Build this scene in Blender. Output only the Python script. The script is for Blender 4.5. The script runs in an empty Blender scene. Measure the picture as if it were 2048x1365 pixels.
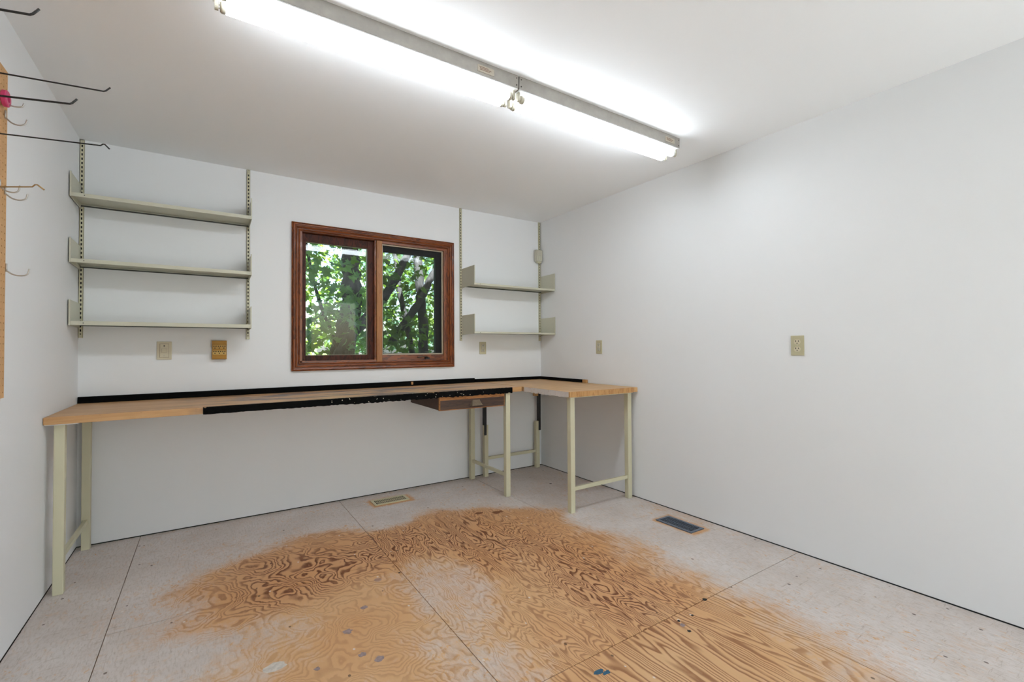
import bpy, bmesh, math, random
from mathutils import Vector, Matrix, noise as mnoise

random.seed(7)
scene = bpy.context.scene
COL = scene.collection
PI = math.pi

# ------------------------------------------------------------------ camera
F_PX = 922.452                      # focal length in pixels of the 2048-wide frame
YAW, PITCH, ROLL = 0.583987, 0.0165, -0.005563
CAM = Vector((0.64245, -3.72308, 1.16693))
W, H, D = 3.4484, 2.44, 6.3         # room width, height, depth

def camera():
    fw = Vector((math.sin(YAW) * math.cos(PITCH), math.cos(YAW) * math.cos(PITCH), math.sin(PITCH)))
    rt = Vector((math.cos(YAW), -math.sin(YAW), 0))
    up = rt.cross(fw)
    r2 = math.cos(ROLL) * rt + math.sin(ROLL) * up
    u2 = math.cos(ROLL) * up - math.sin(ROLL) * rt
    m = Matrix((r2, u2, -fw)).transposed().to_4x4()
    m.translation = CAM
    cd = bpy.data.cameras.new('camera')
    cd.sensor_fit = 'HORIZONTAL'; cd.sensor_width = 36.0
    cd.lens = F_PX * 36.0 / 2048.0
    cd.clip_start = 0.02; cd.clip_end = 300
    co = bpy.data.objects.new('camera', cd)
    COL.objects.link(co); co.matrix_world = m
    scene.camera = co
camera()

# ------------------------------------------------------------------ light
SUN_STRENGTH, SKY_STRENGTH, TUBE_STRENGTH = 15.5, 0.115, 4.5
scene.view_settings.view_transform = 'Standard'
scene.view_settings.look = 'None'
scene.view_settings.gamma = 1.0
scene.view_settings.use_curve_mapping = False
scene.view_settings.exposure = 2.45

def world():
    w = bpy.data.worlds.new('sky'); scene.world = w
    w.use_nodes = True
    nt = w.node_tree; nt.nodes.clear()
    o = nt.nodes.new('ShaderNodeOutputWorld'); b = nt.nodes.new('ShaderNodeBackground')
    s = nt.nodes.new('ShaderNodeTexSky'); s.sky_type = 'NISHITA'
    s.sun_disc = False; s.sun_elevation = math.radians(52); s.sun_rotation = math.radians(180)
    s.air_density = 1.0; s.dust_density = 2.5; s.ozone_density = 1.0
    b.inputs['Strength'].default_value = SKY_STRENGTH
    nt.links.new(s.outputs[0], b.inputs['Color']); nt.links.new(b.outputs[0], o.inputs['Surface'])
    sd = bpy.data.lights.new('sun', 'SUN'); sd.energy = SUN_STRENGTH; sd.angle = math.radians(0.6)
    sd.color = (0.84, 0.93, 1.0)
    so = bpy.data.objects.new('sun', sd); COL.objects.link(so)
    # a high sun behind the viewer: it falls on the added gravel and just inside the added glass door
    so.rotation_euler = Vector((0.12, 0.60, -0.79)).to_track_quat('-Z', 'Y').to_euler()
world()

# ------------------------------------------------------------------ helpers
ORG = {}
def org(o):
    return ORG.get(o.name, Vector((0, 0, 0))) if o else Vector((0, 0, 0))

def tag(o, label=None, cat=None, group=None, kind=None):
    if label: o['label'] = label
    if cat: o['category'] = cat
    if group: o['group'] = group
    if kind: o['kind'] = kind
    return o

def empty(name, loc, label, cat, group=None):
    o = bpy.data.objects.new(name, None); COL.objects.link(o)
    o.empty_display_size = 0.05
    o.location = loc; ORG[o.name] = Vector(loc)
    return tag(o, label, cat, group)

def link_mesh(name, bm, mat, parent=None, smooth=False, origin=None):
    """one bmesh in world coordinates -> one mesh object (its origin shared with its parent)"""
    og = org(parent) if parent else (Vector(origin) if origin else Vector((0, 0, 0)))
    bmesh.ops.translate(bm, verts=bm.verts, vec=-og)
    bmesh.ops.recalc_face_normals(bm, faces=bm.faces)
    me = bpy.data.meshes.new(name); bm.to_mesh(me); bm.free()
    if mat: me.materials.append(mat)
    if smooth:
        for p in me.polygons: p.use_smooth = True
    o = bpy.data.objects.new(name, me); COL.objects.link(o)
    ORG[o.name] = og
    if parent: o.parent = parent
    elif origin: o.location = og
    return o

def add_box(bm, x0, x1, y0, y1, z0, z1, bev=0.0):
    t = bmesh.new()
    bmesh.ops.create_cube(t, size=1.0)
    for v in t.verts:
        v.co = Vector(((x0 + x1) / 2 + v.co.x * (x1 - x0), (y0 + y1) / 2 + v.co.y * (y1 - y0), (z0 + z1) / 2 + v.co.z * (z1 - z0)))
    if bev > 0:
        bmesh.ops.bevel(t, geom=t.edges[:], offset=bev, segments=2, affect='EDGES', profile=0.6)
    merge(bm, t)

def merge(bm, t):
    me = bpy.data.meshes.new('tmp'); t.to_mesh(me); t.free()
    bm.from_mesh(me); bpy.data.meshes.remove(me)

def box(name, x0, x1, y0, y1, z0, z1, mat, parent=None, bev=0.0, origin=None):
    bm = bmesh.new(); add_box(bm, x0, x1, y0, y1, z0, z1, bev)
    return link_mesh(name, bm, mat, parent, origin=origin)

def add_tube(bm, pts, rads, seg=10, cap=True):
    pts = [Vector(p) for p in pts]
    if not isinstance(rads, (list, tuple)): rads = [rads] * len(pts)
    rings = []
    prev = None
    for i, p in enumerate(pts):
        d = (pts[min(i + 1, len(pts) - 1)] - pts[max(i - 1, 0)]).normalized()
        if prev is None:
            a = Vector((0, 0, 1)) if abs(d.z) < 0.9 else Vector((1, 0, 0))
            n = d.cross(a).normalized()
        else:
            n = (prev - d * prev.dot(d)).normalized()
        prev = n
        b = d.cross(n)
        rings.append([bm.verts.new(p + rads[i] * (math.cos(2 * PI * k / seg) * n + math.sin(2 * PI * k / seg) * b)) for k in range(seg)])
    for r0, r1 in zip(rings, rings[1:]):
        for k in range(seg):
            bm.faces.new((r0[k], r0[(k + 1) % seg], r1[(k + 1) % seg], r1[k]))
    if cap:
        bm.faces.new(rings[0][::-1]); bm.faces.new(rings[-1])

def tube(name, pts, rads, mat, parent=None, seg=10, smooth=True, origin=None):
    bm = bmesh.new(); add_tube(bm, pts, rads, seg)
    return link_mesh(name, bm, mat, parent, smooth, origin)

def smooth_path(pts, n=6):
    """Catmull-Rom through the points"""
    P = [Vector(p) for p in pts]; P = [2 * P[0] - P[1]] + P + [2 * P[-1] - P[-2]]
    out = []
    for i in range(1, len(P) - 2):
        for k in range(n):
            t = k / n
            a, b, c, d = P[i - 1], P[i], P[i + 1], P[i + 2]
            out.append(0.5 * ((2 * b) + (c - a) * t + (2 * a - 5 * b + 4 * c - d) * t * t + (3 * b - a - 3 * c + d) * t ** 3))
    out.append(P[-2]); return out

def add_prism(bm, poly, axis, a, b):
    """poly: list of 2D points in the plane normal to axis; extruded from a to b"""
    def P(u, w, t):
        return {'x': (t, u, w), 'y': (u, t, w), 'z': (u, w, t)}[axis]
    v0 = [bm.verts.new(P(u, w, a)) for u, w in poly]; v1 = [bm.verts.new(P(u, w, b)) for u, w in poly]
    n = len(poly)
    bm.faces.new(v0[::-1]); bm.faces.new(v1)
    for i in range(n): bm.faces.new((v0[i], v0[(i + 1) % n], v1[(i + 1) % n], v1[i]))

def copy_tree(o, parent=None, delta=None):
    c = o.copy(); COL.objects.link(c); ORG[c.name] = org(o)
    if parent: c.parent = parent
    if delta is not None: c.location = o.location + Vector(delta)
    for ch in list(o.children): copy_tree(ch, c)
    return c

# ------------------------------------------------------------------ materials
class N:
    """tiny node-tree writer"""
    def __init__(s, name):
        s.m = bpy.data.materials.new(name); s.m.use_nodes = True
        s.t = s.m.node_tree; s.t.nodes.clear()
        s.out = s.t.nodes.new('ShaderNodeOutputMaterial')
    def n(s, typ, ins=None, **kw):
        nd = s.t.nodes.new(typ)
        for k, v in kw.items(): setattr(nd, k, v)
        for k, v in (ins or {}).items():
            if isinstance(v, bpy.types.NodeSocket): s.t.links.new(v, nd.inputs[k])
            else: nd.inputs[k].default_value = v
        return nd
    def math(s, op, a, b=0.0, c=None, clamp=False):
        ins = {0: a, 1: b}
        if c is not None: ins[2] = c
        return s.n('ShaderNodeMath', ins, operation=op, use_clamp=clamp).outputs[0]
    def pos(s): return s.n('ShaderNodeNewGeometry').outputs['Position']
    def obj(s): return s.n('ShaderNodeTexCoord').outputs['Object']
    def scale(s, vec, sc, loc=(0, 0, 0)):
        return s.n('ShaderNodeMapping', {'Vector': vec, 'Scale': sc, 'Location': loc}).outputs[0]
    def noise(s, vec, scale=1.0, detail=2.0, rough=0.5, dist=0.0):
        return s.n('ShaderNodeTexNoise', {'Vector': vec, 'Scale': scale, 'Detail': detail, 'Roughness': rough, 'Distortion': dist}).outputs[0]
    def ramp(s, fac, stops, interp='LINEAR'):
        r = s.n('ShaderNodeValToRGB', {0: fac}); cr = r.color_ramp; cr.interpolation = interp
        while len(cr.elements) < len(stops): cr.elements.new(0.5)
        for e, (p, c) in zip(cr.elements, stops):
            e.position = p; e.color = (c, c, c, 1) if isinstance(c, (int, float)) else (*c, 1)
        return r.outputs[0]
    def mix(s, fac, a, b, blend='MIX'):
        nd = s.t.nodes.new('ShaderNodeMix'); nd.data_type = 'RGBA'; nd.blend_type = blend
        for i, v in ((0, fac), (6, a), (7, b)):
            if isinstance(v, bpy.types.NodeSocket): s.t.links.new(v, nd.inputs[i])
            else: nd.inputs[i].default_value = v if i == 0 else (*v, 1)
        return nd.outputs[2]
    def bump(s, h, strength=0.2, dist=0.01):
        return s.n('ShaderNodeBump', {'Height': h, 'Strength': strength, 'Distance': dist}).outputs[0]
    def bsdf(s, color, rough=0.5, normal=None, metal=0.0, spec=0.5, **extra):
        ins = {'Base Color': color if isinstance(color, bpy.types.NodeSocket) else (*color, 1), 'Roughness': rough, 'Metallic': metal, 'Specular IOR Level': spec}
        if normal is not None: ins['Normal'] = normal
        ins.update(extra)
        p = s.n('ShaderNodeBsdfPrincipled', ins)
        s.t.links.new(p.outputs[0], s.out.inputs['Surface']); return s.m

def srgb(r, g, b):
    f = lambda c: (c / 255) / 12.92 if c / 255 <= 0.04045 else ((c / 255 + 0.055) / 1.055) ** 2.4
    return (f(r), f(g), f(b))

def m_wall(name, col, rough=0.55):
    k = N(name); p = k.pos()
    n1 = k.noise(p, 1.3, 3); n2 = k.noise(p, 160, 2)
    c = k.mix(k.math('MULTIPLY', n1, 0.25), col, tuple(x * 0.93 for x in col))
    return k.bsdf(c, rough, k.bump(n2, 0.06, 0.002), spec=0.35)

def m_plain(name, col, rough=0.5, metal=0.0, var=0.12, scale=30.0, spec=0.5, bump=0.0):
    k = N(name); p = k.obj()
    n = k.noise(p, scale, 4, 0.6)
    c = k.mix(k.ramp(n, [(0.35, 0.0), (0.7, 1.0)]), tuple(x * (1 - var) for x in col), col)
    return k.bsdf(c, rough, k.bump(n, bump, 0.003) if bump else None, metal, spec)

def m_chipped(name, col, under, amount=0.66, rough=0.42):
    """old enamel with small chips"""
    k = N(name); p = k.pos()
    n = k.noise(p, 46, 5, 0.7); n2 = k.noise(p, 6, 3)
    f = k.ramp(k.math('ADD', n, k.math('MULTIPLY', k.math('SUBTRACT', n2, 0.5), 0.25)), [(amount, 0.0), (amount + 0.02, 1.0)])
    c = k.mix(k.math('MULTIPLY', n2, 0.4), col, tuple(x * 0.86 for x in col))
    return k.bsdf(k.mix(f, c, under), rough, k.bump(f, 0.2, 0.002))

def m_wood(name, light, dark, sc=(3, 40, 40), rough=0.45, rings=5.0, spec=0.5, coat=0.0):
    k = N(name); p = k.scale(k.obj(), sc)
    n = k.noise(p, 1.0, 4, 0.6, 0.6)
    g = k.math('FRACT', k.math('MULTIPLY', n, rings))
    c = k.mix(k.ramp(g, [(0.0, 0.0), (0.5, 0.25), (0.9, 1.0), (1.0, 0.1)]), light, dark)
    fine = k.noise(k.scale(k.obj(), tuple(x * 4 for x in sc)), 1.0, 3, 0.6)
    c = k.mix(k.math('MULTIPLY', fine, 0.45), c, dark)
    return k.bsdf(c, rough, k.bump(g, 0.08, 0.002), spec=spec, **({'Coat Weight': coat} if coat else {}))

M = {}
M['wall'] = m_wall('white_wall_paint', (0.868, 0.87, 0.874), 0.5)
M['ceiling'] = m_wall('white_ceiling_paint', (0.95, 0.953, 0.96), 0.6)
M['dark_gap'] = m_plain('dark_subfloor', (0.03, 0.025, 0.02), 0.9)
M['enamel'] = m_chipped('cream_green_enamel', srgb(212, 206, 176), srgb(110, 95, 70), 0.72)
M['shelf'] = m_chipped('pale_olive_shelf_enamel', srgb(207, 204, 184), srgb(120, 110, 85), 0.80)
M['shelf_shade'] = m_plain('dark_lip_shade', srgb(62, 66, 62), 0.5)  # shade tone for the underside of the shelf rear lip
M['black'] = m_plain('black_tar_edging', (0.004, 0.004, 0.004), 0.75, var=0.4, scale=60, spec=0.08, bump=0.3)
M['black_wire'] = m_plain('black_coated_wire', (0.012, 0.012, 0.012), 0.35)
M['black_iron'] = m_plain('black_angle_iron', (0.02, 0.02, 0.022), 0.5, spec=0.4)
M['steel'] = m_plain('galvanised_wire', (0.62, 0.62, 0.60), 0.28, metal=0.9)
M['brass_wire'] = m_plain('tan_wire', srgb(165, 135, 90), 0.35, metal=0.7)
M['mahogany'] = m_wood('mahogany_trim_wood', srgb(156, 84, 38), srgb(82, 34, 13), (30, 30, 5), 0.32, 4, coat=0.12)
M['mahogany_h'] = m_wood('mahogany_trim_wood_horizontal', srgb(156, 84, 38), srgb(82, 34, 13), (5, 30, 30), 0.32, 4, coat=0.12)
M['sash'] = m_wood('dark_sash_wood', srgb(92, 44, 26), srgb(44, 18, 11), (30, 30, 6), 0.45, 4, spec=0.2)
M['post'] = m_wood('honey_mullion_wood', srgb(176, 118, 58), srgb(146, 88, 38), (40, 40, 4), 0.4, 4)
M['dark_sash'] = m_plain('black_weatherstripped_sash', (0.012, 0.011, 0.011), 0.6)
M['screen_frame'] = m_plain('beige_aluminium_frame', srgb(190, 176, 152), 0.4, metal=0.3)
M['ivory'] = m_plain('ivory_plastic', srgb(214, 204, 178), 0.35, var=0.05)
M['almond'] = m_plain('almond_plastic', srgb(196, 188, 155), 0.35, var=0.05)
M['grey_ivory'] = m_plain('aged_ivory_plastic', srgb(200, 196, 178), 0.4, var=0.06)
M['slot'] = m_plain('dark_slot', (0.015, 0.012, 0.01), 0.7)
M['gold'] = m_plain('gold_plate', srgb(164, 116, 36), 0.35, metal=0.35, var=0.15)
M['gold_face'] = m_plain('pale_gold_face', srgb(222, 184, 112), 0.4, metal=0.1, var=0.1)
M['galv'] = m_plain('dull_galvanised_housing', srgb(168, 162, 154), 0.55, metal=0.15, var=0.16, scale=22)
M['white_metal'] = m_plain('white_enamel_reflector', (0.8, 0.8, 0.79), 0.4)
M['socket'] = m_plain('lamp_socket_metal', srgb(204, 198, 180), 0.4, metal=0.3)
M['sticker'] = m_plain('faded_paper_sticker', srgb(196, 184, 166), 0.7, scale=300, var=0.3)
M['sticker_ink'] = m_plain('faded_sticker_ink', srgb(128, 92, 76), 0.7, scale=300, var=0.3)
M['vent_beige'] = m_chipped('beige_register_enamel', srgb(205, 196, 158), srgb(120, 100, 60), 0.76)
M['vent_blue'] = m_plain('blue_grey_register_metal', srgb(108, 122, 142), 0.34, metal=0.55, var=0.3, scale=24)
M['drawer_wood'] = m_wood('dark_brown_drawer_wood', srgb(84, 58, 42), srgb(52, 36, 28), (5, 40, 40), 0.55, 5)
M['drawer_edge'] = m_wood('raw_pine_edge', srgb(186, 128, 70), srgb(140, 86, 40), (6, 40, 40), 0.6, 4)
M['pull'] = m_plain('worn_bronze_pull', srgb(176, 156, 130), 0.4, metal=0.3, var=0.25)
M['pink'] = m_plain('pink_tape', srgb(214, 70, 120), 0.45)
M['pegboard'] = m_plain('tan_hardboard', srgb(214, 166, 112), 0.6, var=0.12, scale=20)
M['pine'] = m_wood('pine_strip', srgb(206, 160, 104), srgb(170, 118, 66), (40, 40, 5), 0.6, 4)

def m_tube():
    k = N('lit_fluorescent_tube')
    e = k.n('ShaderNodeEmission', {'Color': (0.85, 0.93, 1.0, 1), 'Strength': TUBE_STRENGTH})
    k.t.links.new(e.outputs[0], k.out.inputs['Surface']); return k.m
M['tube'] = m_tube()
M['tube_end'] = m_plain('white_tube_end', (0.85, 0.84, 0.8), 0.35, metal=0.1)

def m_glass():
    k = N('clear_window_glass')
    fr = k.n('ShaderNodeFresnel', {'IOR': 1.52}).outputs[0]
    fr = k.math('MULTIPLY', fr, 0.6, clamp=True)
    tr = k.n('ShaderNodeBsdfTransparent', {'Color': (0.95, 0.98, 0.97, 1)}).outputs[0]
    gl = k.n('ShaderNodeBsdfGlossy', {'Roughness': 0.02}).outputs[0]
    mx = k.n('ShaderNodeMixShader', {0: fr, 1: tr, 2: gl}).outputs[0]
    k.t.links.new(mx, k.out.inputs['Surface']); return k.m
M['glass'] = m_glass()

def m_mesh():
    k = N('insect_screen_mesh')
    tr = k.n('ShaderNodeBsdfTransparent').outputs[0]
    df = k.n('ShaderNodeBsdfDiffuse', {'Color': (0.05, 0.05, 0.05, 1)}).outputs[0]
    mx = k.n('ShaderNodeMixShader', {0: 0.26, 1: tr, 2: df}).outputs[0]
    k.t.links.new(mx, k.out.inputs['Surface']); return k.m
M['screen'] = m_mesh()

def m_plywood(name, seed, sc, rings, fine):
    """worn painted fir plywood: 'wear' attribute = (paint left, grain contrast, tone)"""
    k = N(name); p = k.pos()
    at = k.n('ShaderNodeVertexColor', layer_name='wear').outputs[0]
    sep = k.n('ShaderNodeSeparateColor', {0: at})
    paint, con, tone = sep.outputs[0], sep.outputs[1], sep.outputs[2]
    # growth-ring figure: contour lines of a stretched noise field, ragged by a finer one
    warp = k.n('ShaderNodeTexNoise', {'Vector': k.scale(p, (14, 10, 1), (seed, 0, 0)), 'Scale': 1.0, 'Detail': 3.0}).outputs[1]
    wv = k.n('ShaderNodeVectorMath', {0: warp, 1: (0.5, 0.5, 0.5)}, operation='SUBTRACT').outputs[0]
    wv = k.n('ShaderNodeVectorMath', {0: wv, 1: (fine, fine, 0)}, operation='MULTIPLY').outputs[0]
    q = k.n('ShaderNodeVectorMath', {0: p, 1: wv}, operation='ADD').outputs[0]
    fld = k.noise(k.scale(q, sc, (seed * 1.7, seed, 0)), 1.0, 2.0, 0.42, 0.25)
    g = k.math('FRACT', k.math('MULTIPLY', fld, rings))
    line = k.ramp(g, [(0.0, 0.1), (0.12, 0.0), (0.45, 0.05), (0.72, 0.9), (0.9, 1.0), (1.0, 0.1)])
    brk = k.noise(k.scale(p, (24, 9, 1), (seed, 3, 0)), 1.0, 4, 0.65)
    line = k.math('MULTIPLY', line, k.ramp(brk, [(0.28, 0.55), (0.5, 1.0)]))
    amt = k.math('MULTIPLY', line, k.math('ADD', k.math('MULTIPLY', con, 0.95), 0.07), clamp=True)
    streak = k.noise(k.scale(p, (60, 4, 1), (seed, 0, 0)), 1.0, 4, 0.7)
    soft = k.mix(tone, srgb(224, 188, 142), srgb(214, 166, 122))
    soft = k.mix(k.math('MULTIPLY', streak, 0.42), soft, srgb(194, 140, 94))
    blotch = k.noise(p, 2.2, 4, 0.6)
    soft = k.mix(k.ramp(blotch, [(0.4, 0.0), (0.75, 0.5)]), soft, srgb(206, 144, 86))
    hard = k.mix(tone, srgb(146, 88, 44), srgb(104, 52, 24))
    wood = k.mix(amt, soft, hard)
    # paint film, dirty pinkish grey white, thin where it is rubbed
    pn = k.noise(p, 3.0, 5, 0.62); pf = k.noise(k.scale(p, (120, 30, 1)), 1.0, 4, 0.7)
    paintc = k.mix(k.ramp(pn, [(0.3, 0.0), (0.7, 1.0)]), srgb(204, 192, 184), srgb(220, 211, 206))
    paintc = k.mix(k.ramp(pf, [(0.48, 0.0), (0.74, 0.6)]), paintc, srgb(170, 154, 138))
    for sc_, lo in (((9, 70, 1), 0.62), ((80, 7, 1), 0.63), ((30, 34, 1), 0.66)):      # scuffs and ground-in dirt
        sf = k.noise(k.scale(p, sc_, (seed, 5, 0)), 1.0, 5, 0.75, 1.2)
        paintc = k.mix(k.ramp(sf, [(lo - 0.04, 0.0), (lo + 0.08, 0.6)]), paintc, srgb(158, 136, 116))
    rag = k.noise(k.scale(p, (26, 20, 1), (seed, 7, 0)), 1.0, 6, 0.72)
    rag2 = k.noise(p, 5.5, 4, 0.6)
    m = k.math('ADD', paint, k.math('MULTIPLY', k.math('SUBTRACT', rag, 0.5), 0.85))
    m = k.math('ADD', m, k.math('MULTIPLY', k.math('SUBTRACT', rag2, 0.5), 0.8))
    m = k.math('SUBTRACT', m, k.math('MULTIPLY', line, 0.16))
    fleck = k.noise(k.scale(p, (44, 26, 1), (seed, 13, 0)), 1.0, 4, 0.7, 0.8)
    zone = k.noise(p, 2.6, 3, 0.6)
    m = k.math('SUBTRACT', m, k.math('MULTIPLY', k.ramp(fleck, [(0.56, 0.0), (0.66, 1.0)]), k.ramp(zone, [(0.42, 0.12), (0.62, 0.6)])))
    cover = k.ramp(m, [(0.22, 0.0), (0.44, 0.36), (0.66, 0.74), (0.86, 1.0)])
    c = k.mix(cover, wood, paintc)
    # scuffs, nail heads and drips
    v1 = k.n('ShaderNodeTexVoronoi', {'Vector': k.scale(p, (1, 0.8, 1), (seed, 0, 0)), 'Scale': 11.0, 'Randomness': 1.0})
    sel = k.n('ShaderNodeSeparateColor', {0: v1.outputs['Color']}).outputs[0]
    dot = k.math('MULTIPLY', k.math('LESS_THAN', v1.outputs['Distance'], 0.065), k.math('GREATER_THAN', sel, 0.40))
    c = k.mix(k.math('MULTIPLY', dot, 0.8), c, srgb(82, 62, 46))
    v2 = k.n('ShaderNodeTexVoronoi', {'Vector': k.scale(p, (1, 0.7, 1), (seed + 4, 2, 0)), 'Scale': 17.0})
    sel2 = k.n('ShaderNodeSeparateColor', {0: v2.outputs['Color']}).outputs[1]
    drip = k.math('MULTIPLY', k.math('LESS_THAN', v2.outputs['Distance'], 0.085), k.math('GREATER_THAN', sel2, 0.72))
    c = k.mix(k.math('MULTIPLY', drip, 0.7), c, srgb(226, 220, 212))
    v3 = k.n('ShaderNodeTexVoronoi', {'Vector': k.scale(p, (1, 1, 1), (seed + 9, 1, 0)), 'Scale': 3.1})
    sel3 = k.n('ShaderNodeSeparateColor', {0: v3.outputs['Color']}).outputs[2]
    blob = k.math('MULTIPLY', k.math('LESS_THAN', k.math('ADD', v3.outputs['Distance'], k.math('MULTIPLY', rag, 0.06)), 0.105), k.math('GREATER_THAN', sel3, 0.72))
    blob = k.math('MULTIPLY', blob, k.ramp(paint, [(0.1, 1.0), (0.7, 0.0)]))
    c = k.mix(k.math('MULTIPLY', blob, 0.55), c, srgb(128, 110, 122))
    hgt = k.math('ADD', k.math('MULTIPLY', line, 0.4), k.math('MULTIPLY', cover, 0.5))
    return k.bsdf(c, 0.55, k.bump(hgt, 0.25, 0.003), spec=0.35)

M['ply_swirl'] = m_plywood('swirled_plywood', 3.1, (3.6, 3.4, 1), 25.0, 0.075)
M['ply_streak'] = m_plywood('streaked_plywood', 11.7, (10.0, 1.9, 1), 24.0, 0.05)
M['ply_cathedral'] = m_plywood('cathedral_plywood', 23.3, (6.5, 0.8, 1), 24.0, 0.02)
M['ply_plain'] = m_plywood('plain_plywood', 31.9, (8, 1.4, 1), 18.0, 0.03)

def m_benchtop(name, light, dark, along='x', stain=0.5):
    k = N(name); p = k.pos()
    sc = (2.2, 26, 26) if along == 'x' else (26, 2.2, 26)
    n = k.noise(k.scale(p, sc), 1.0, 5, 0.62, 0.5)
    c = k.mix(k.ramp(n, [(0.3, 0.0), (0.7, 1.0)]), dark, light)
    strip = k.n('ShaderNodeTexVoronoi', {'Vector': k.scale(p, (1.6, 19, 1) if along == 'x' else (19, 1.6, 1)), 'Scale': 1.0})
    sv = k.n('ShaderNodeSeparateColor', {0: strip.outputs['Color']}).outputs[0]
    c = k.mix(k.math('MULTIPLY', sv, 0.28), c, dark)
    if stain:
        s = k.noise(k.scale(p, (2.4, 7, 1), (0.35, 0, 0)), 1.0, 5, 0.65)
        sx = k.n('ShaderNodeSeparateXYZ', {0: p}).outputs[0]
        win = k.ramp(k.math('MULTIPLY', sx, 0.3), [(0.12, 0.0), (0.26, 1.0), (0.62, 1.0), (0.78, 0.2)])
        f = k.math('MULTIPLY', k.ramp(s, [(0.47, 0.0), (0.58, 1.0)]), win)
        c = k.mix(k.math('MULTIPLY', f, stain), c, srgb(78, 70, 78))
    sp = k.noise(p, 90, 3, 0.6)
    c = k.mix(k.ramp(sp, [(0.68, 0.0), (0.74, 0.6)]), c, srgb(96, 66, 40))
    return k.bsdf(c, 0.42, k.bump(n, 0.1, 0.002))
M['bench_long'] = m_benchtop('stained_maple_benchtop', srgb(218, 176, 126), srgb(186, 136, 84), 'x', 0.85)
M['bench_side'] = m_benchtop('pale_maple_benchtop', srgb(222, 182, 130), srgb(190, 144, 92), 'y', 0.0)
M['pale_paint'] = m_chipped('flaked_pinkish_white_paint', srgb(216, 206, 198), srgb(196, 150, 100), 0.62)

def m_leaf(name, col, col2):
    k = N(name)
    geo = k.n('ShaderNodeNewGeometry')
    rnd = geo.outputs['Random Per Island']
    c = k.mix(rnd, col, col2)
    d = k.n('ShaderNodeBsdfPrincipled', {'Base Color': c, 'Roughness': 0.5, 'Specular IOR Level': 0.4}).outputs[0]
    t = k.n('ShaderNodeBsdfTranslucent', {'Color': k.mix(0.35, c, (0.5, 0.75, 0.06))}).outputs[0]
    mx = k.n('ShaderNodeMixShader', {0: 0.45, 1: d, 2: t}).outputs[0]
    k.t.links.new(mx, k.out.inputs['Surface']); return k.m
M['leaf'] = m_leaf('maple_leaf_green', (0.018, 0.053, 0.013), (0.058, 0.108, 0.025))
M['leaf_cool'] = m_leaf('maple_leaf_bluish', (0.038, 0.095, 0.05), (0.07, 0.146, 0.085))
M['leaf_far'] = m_leaf('sunny_leaf_yellow_green', (0.042, 0.084, 0.012), (0.108, 0.15, 0.022))
def m_bark():
    k = N('grey_brown_bark'); p = k.pos()
    n = k.noise(k.scale(p, (22, 22, 5)), 1.0, 6, 0.7, 0.4)
    c = k.ramp(n, [(0.3, (0.015, 0.013, 0.012)), (0.55, (0.045, 0.040, 0.037)), (0.75, (0.085, 0.078, 0.075))])
    return k.bsdf(c, 0.85, k.bump(n, 0.7, 0.02), spec=0.2)
M['bark'] = m_bark()
M['lawn'] = m_plain('shaded_lawn', (0.035, 0.065, 0.018), 0.9, var=0.5, scale=4)
M['patio'] = m_plain('added_grey_gravel', (0.13, 0.128, 0.123), 0.9, var=0.3, scale=1.5)  # colour of the unseen ground added behind the viewer
M['blue_paint'] = m_plain('dried_blue_paint', srgb(40, 98, 128), 0.5, var=0.4, scale=60)
M['stain'] = m_plain('brown_floor_stain', srgb(140, 86, 52), 0.6, var=0.4, scale=40)
M['grey_drip'] = m_plain('mauve_grey_drip', srgb(168, 148, 146), 0.6, var=0.4, scale=70)
M['white_drip'] = m_plain('white_paint_splash', srgb(222, 214, 204), 0.6, var=0.25, scale=60)
M['shade_block'] = m_plain('shade_block_grey', (0.45, 0.42, 0.38), 0.8)  # for the added block that shades the trees

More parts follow.
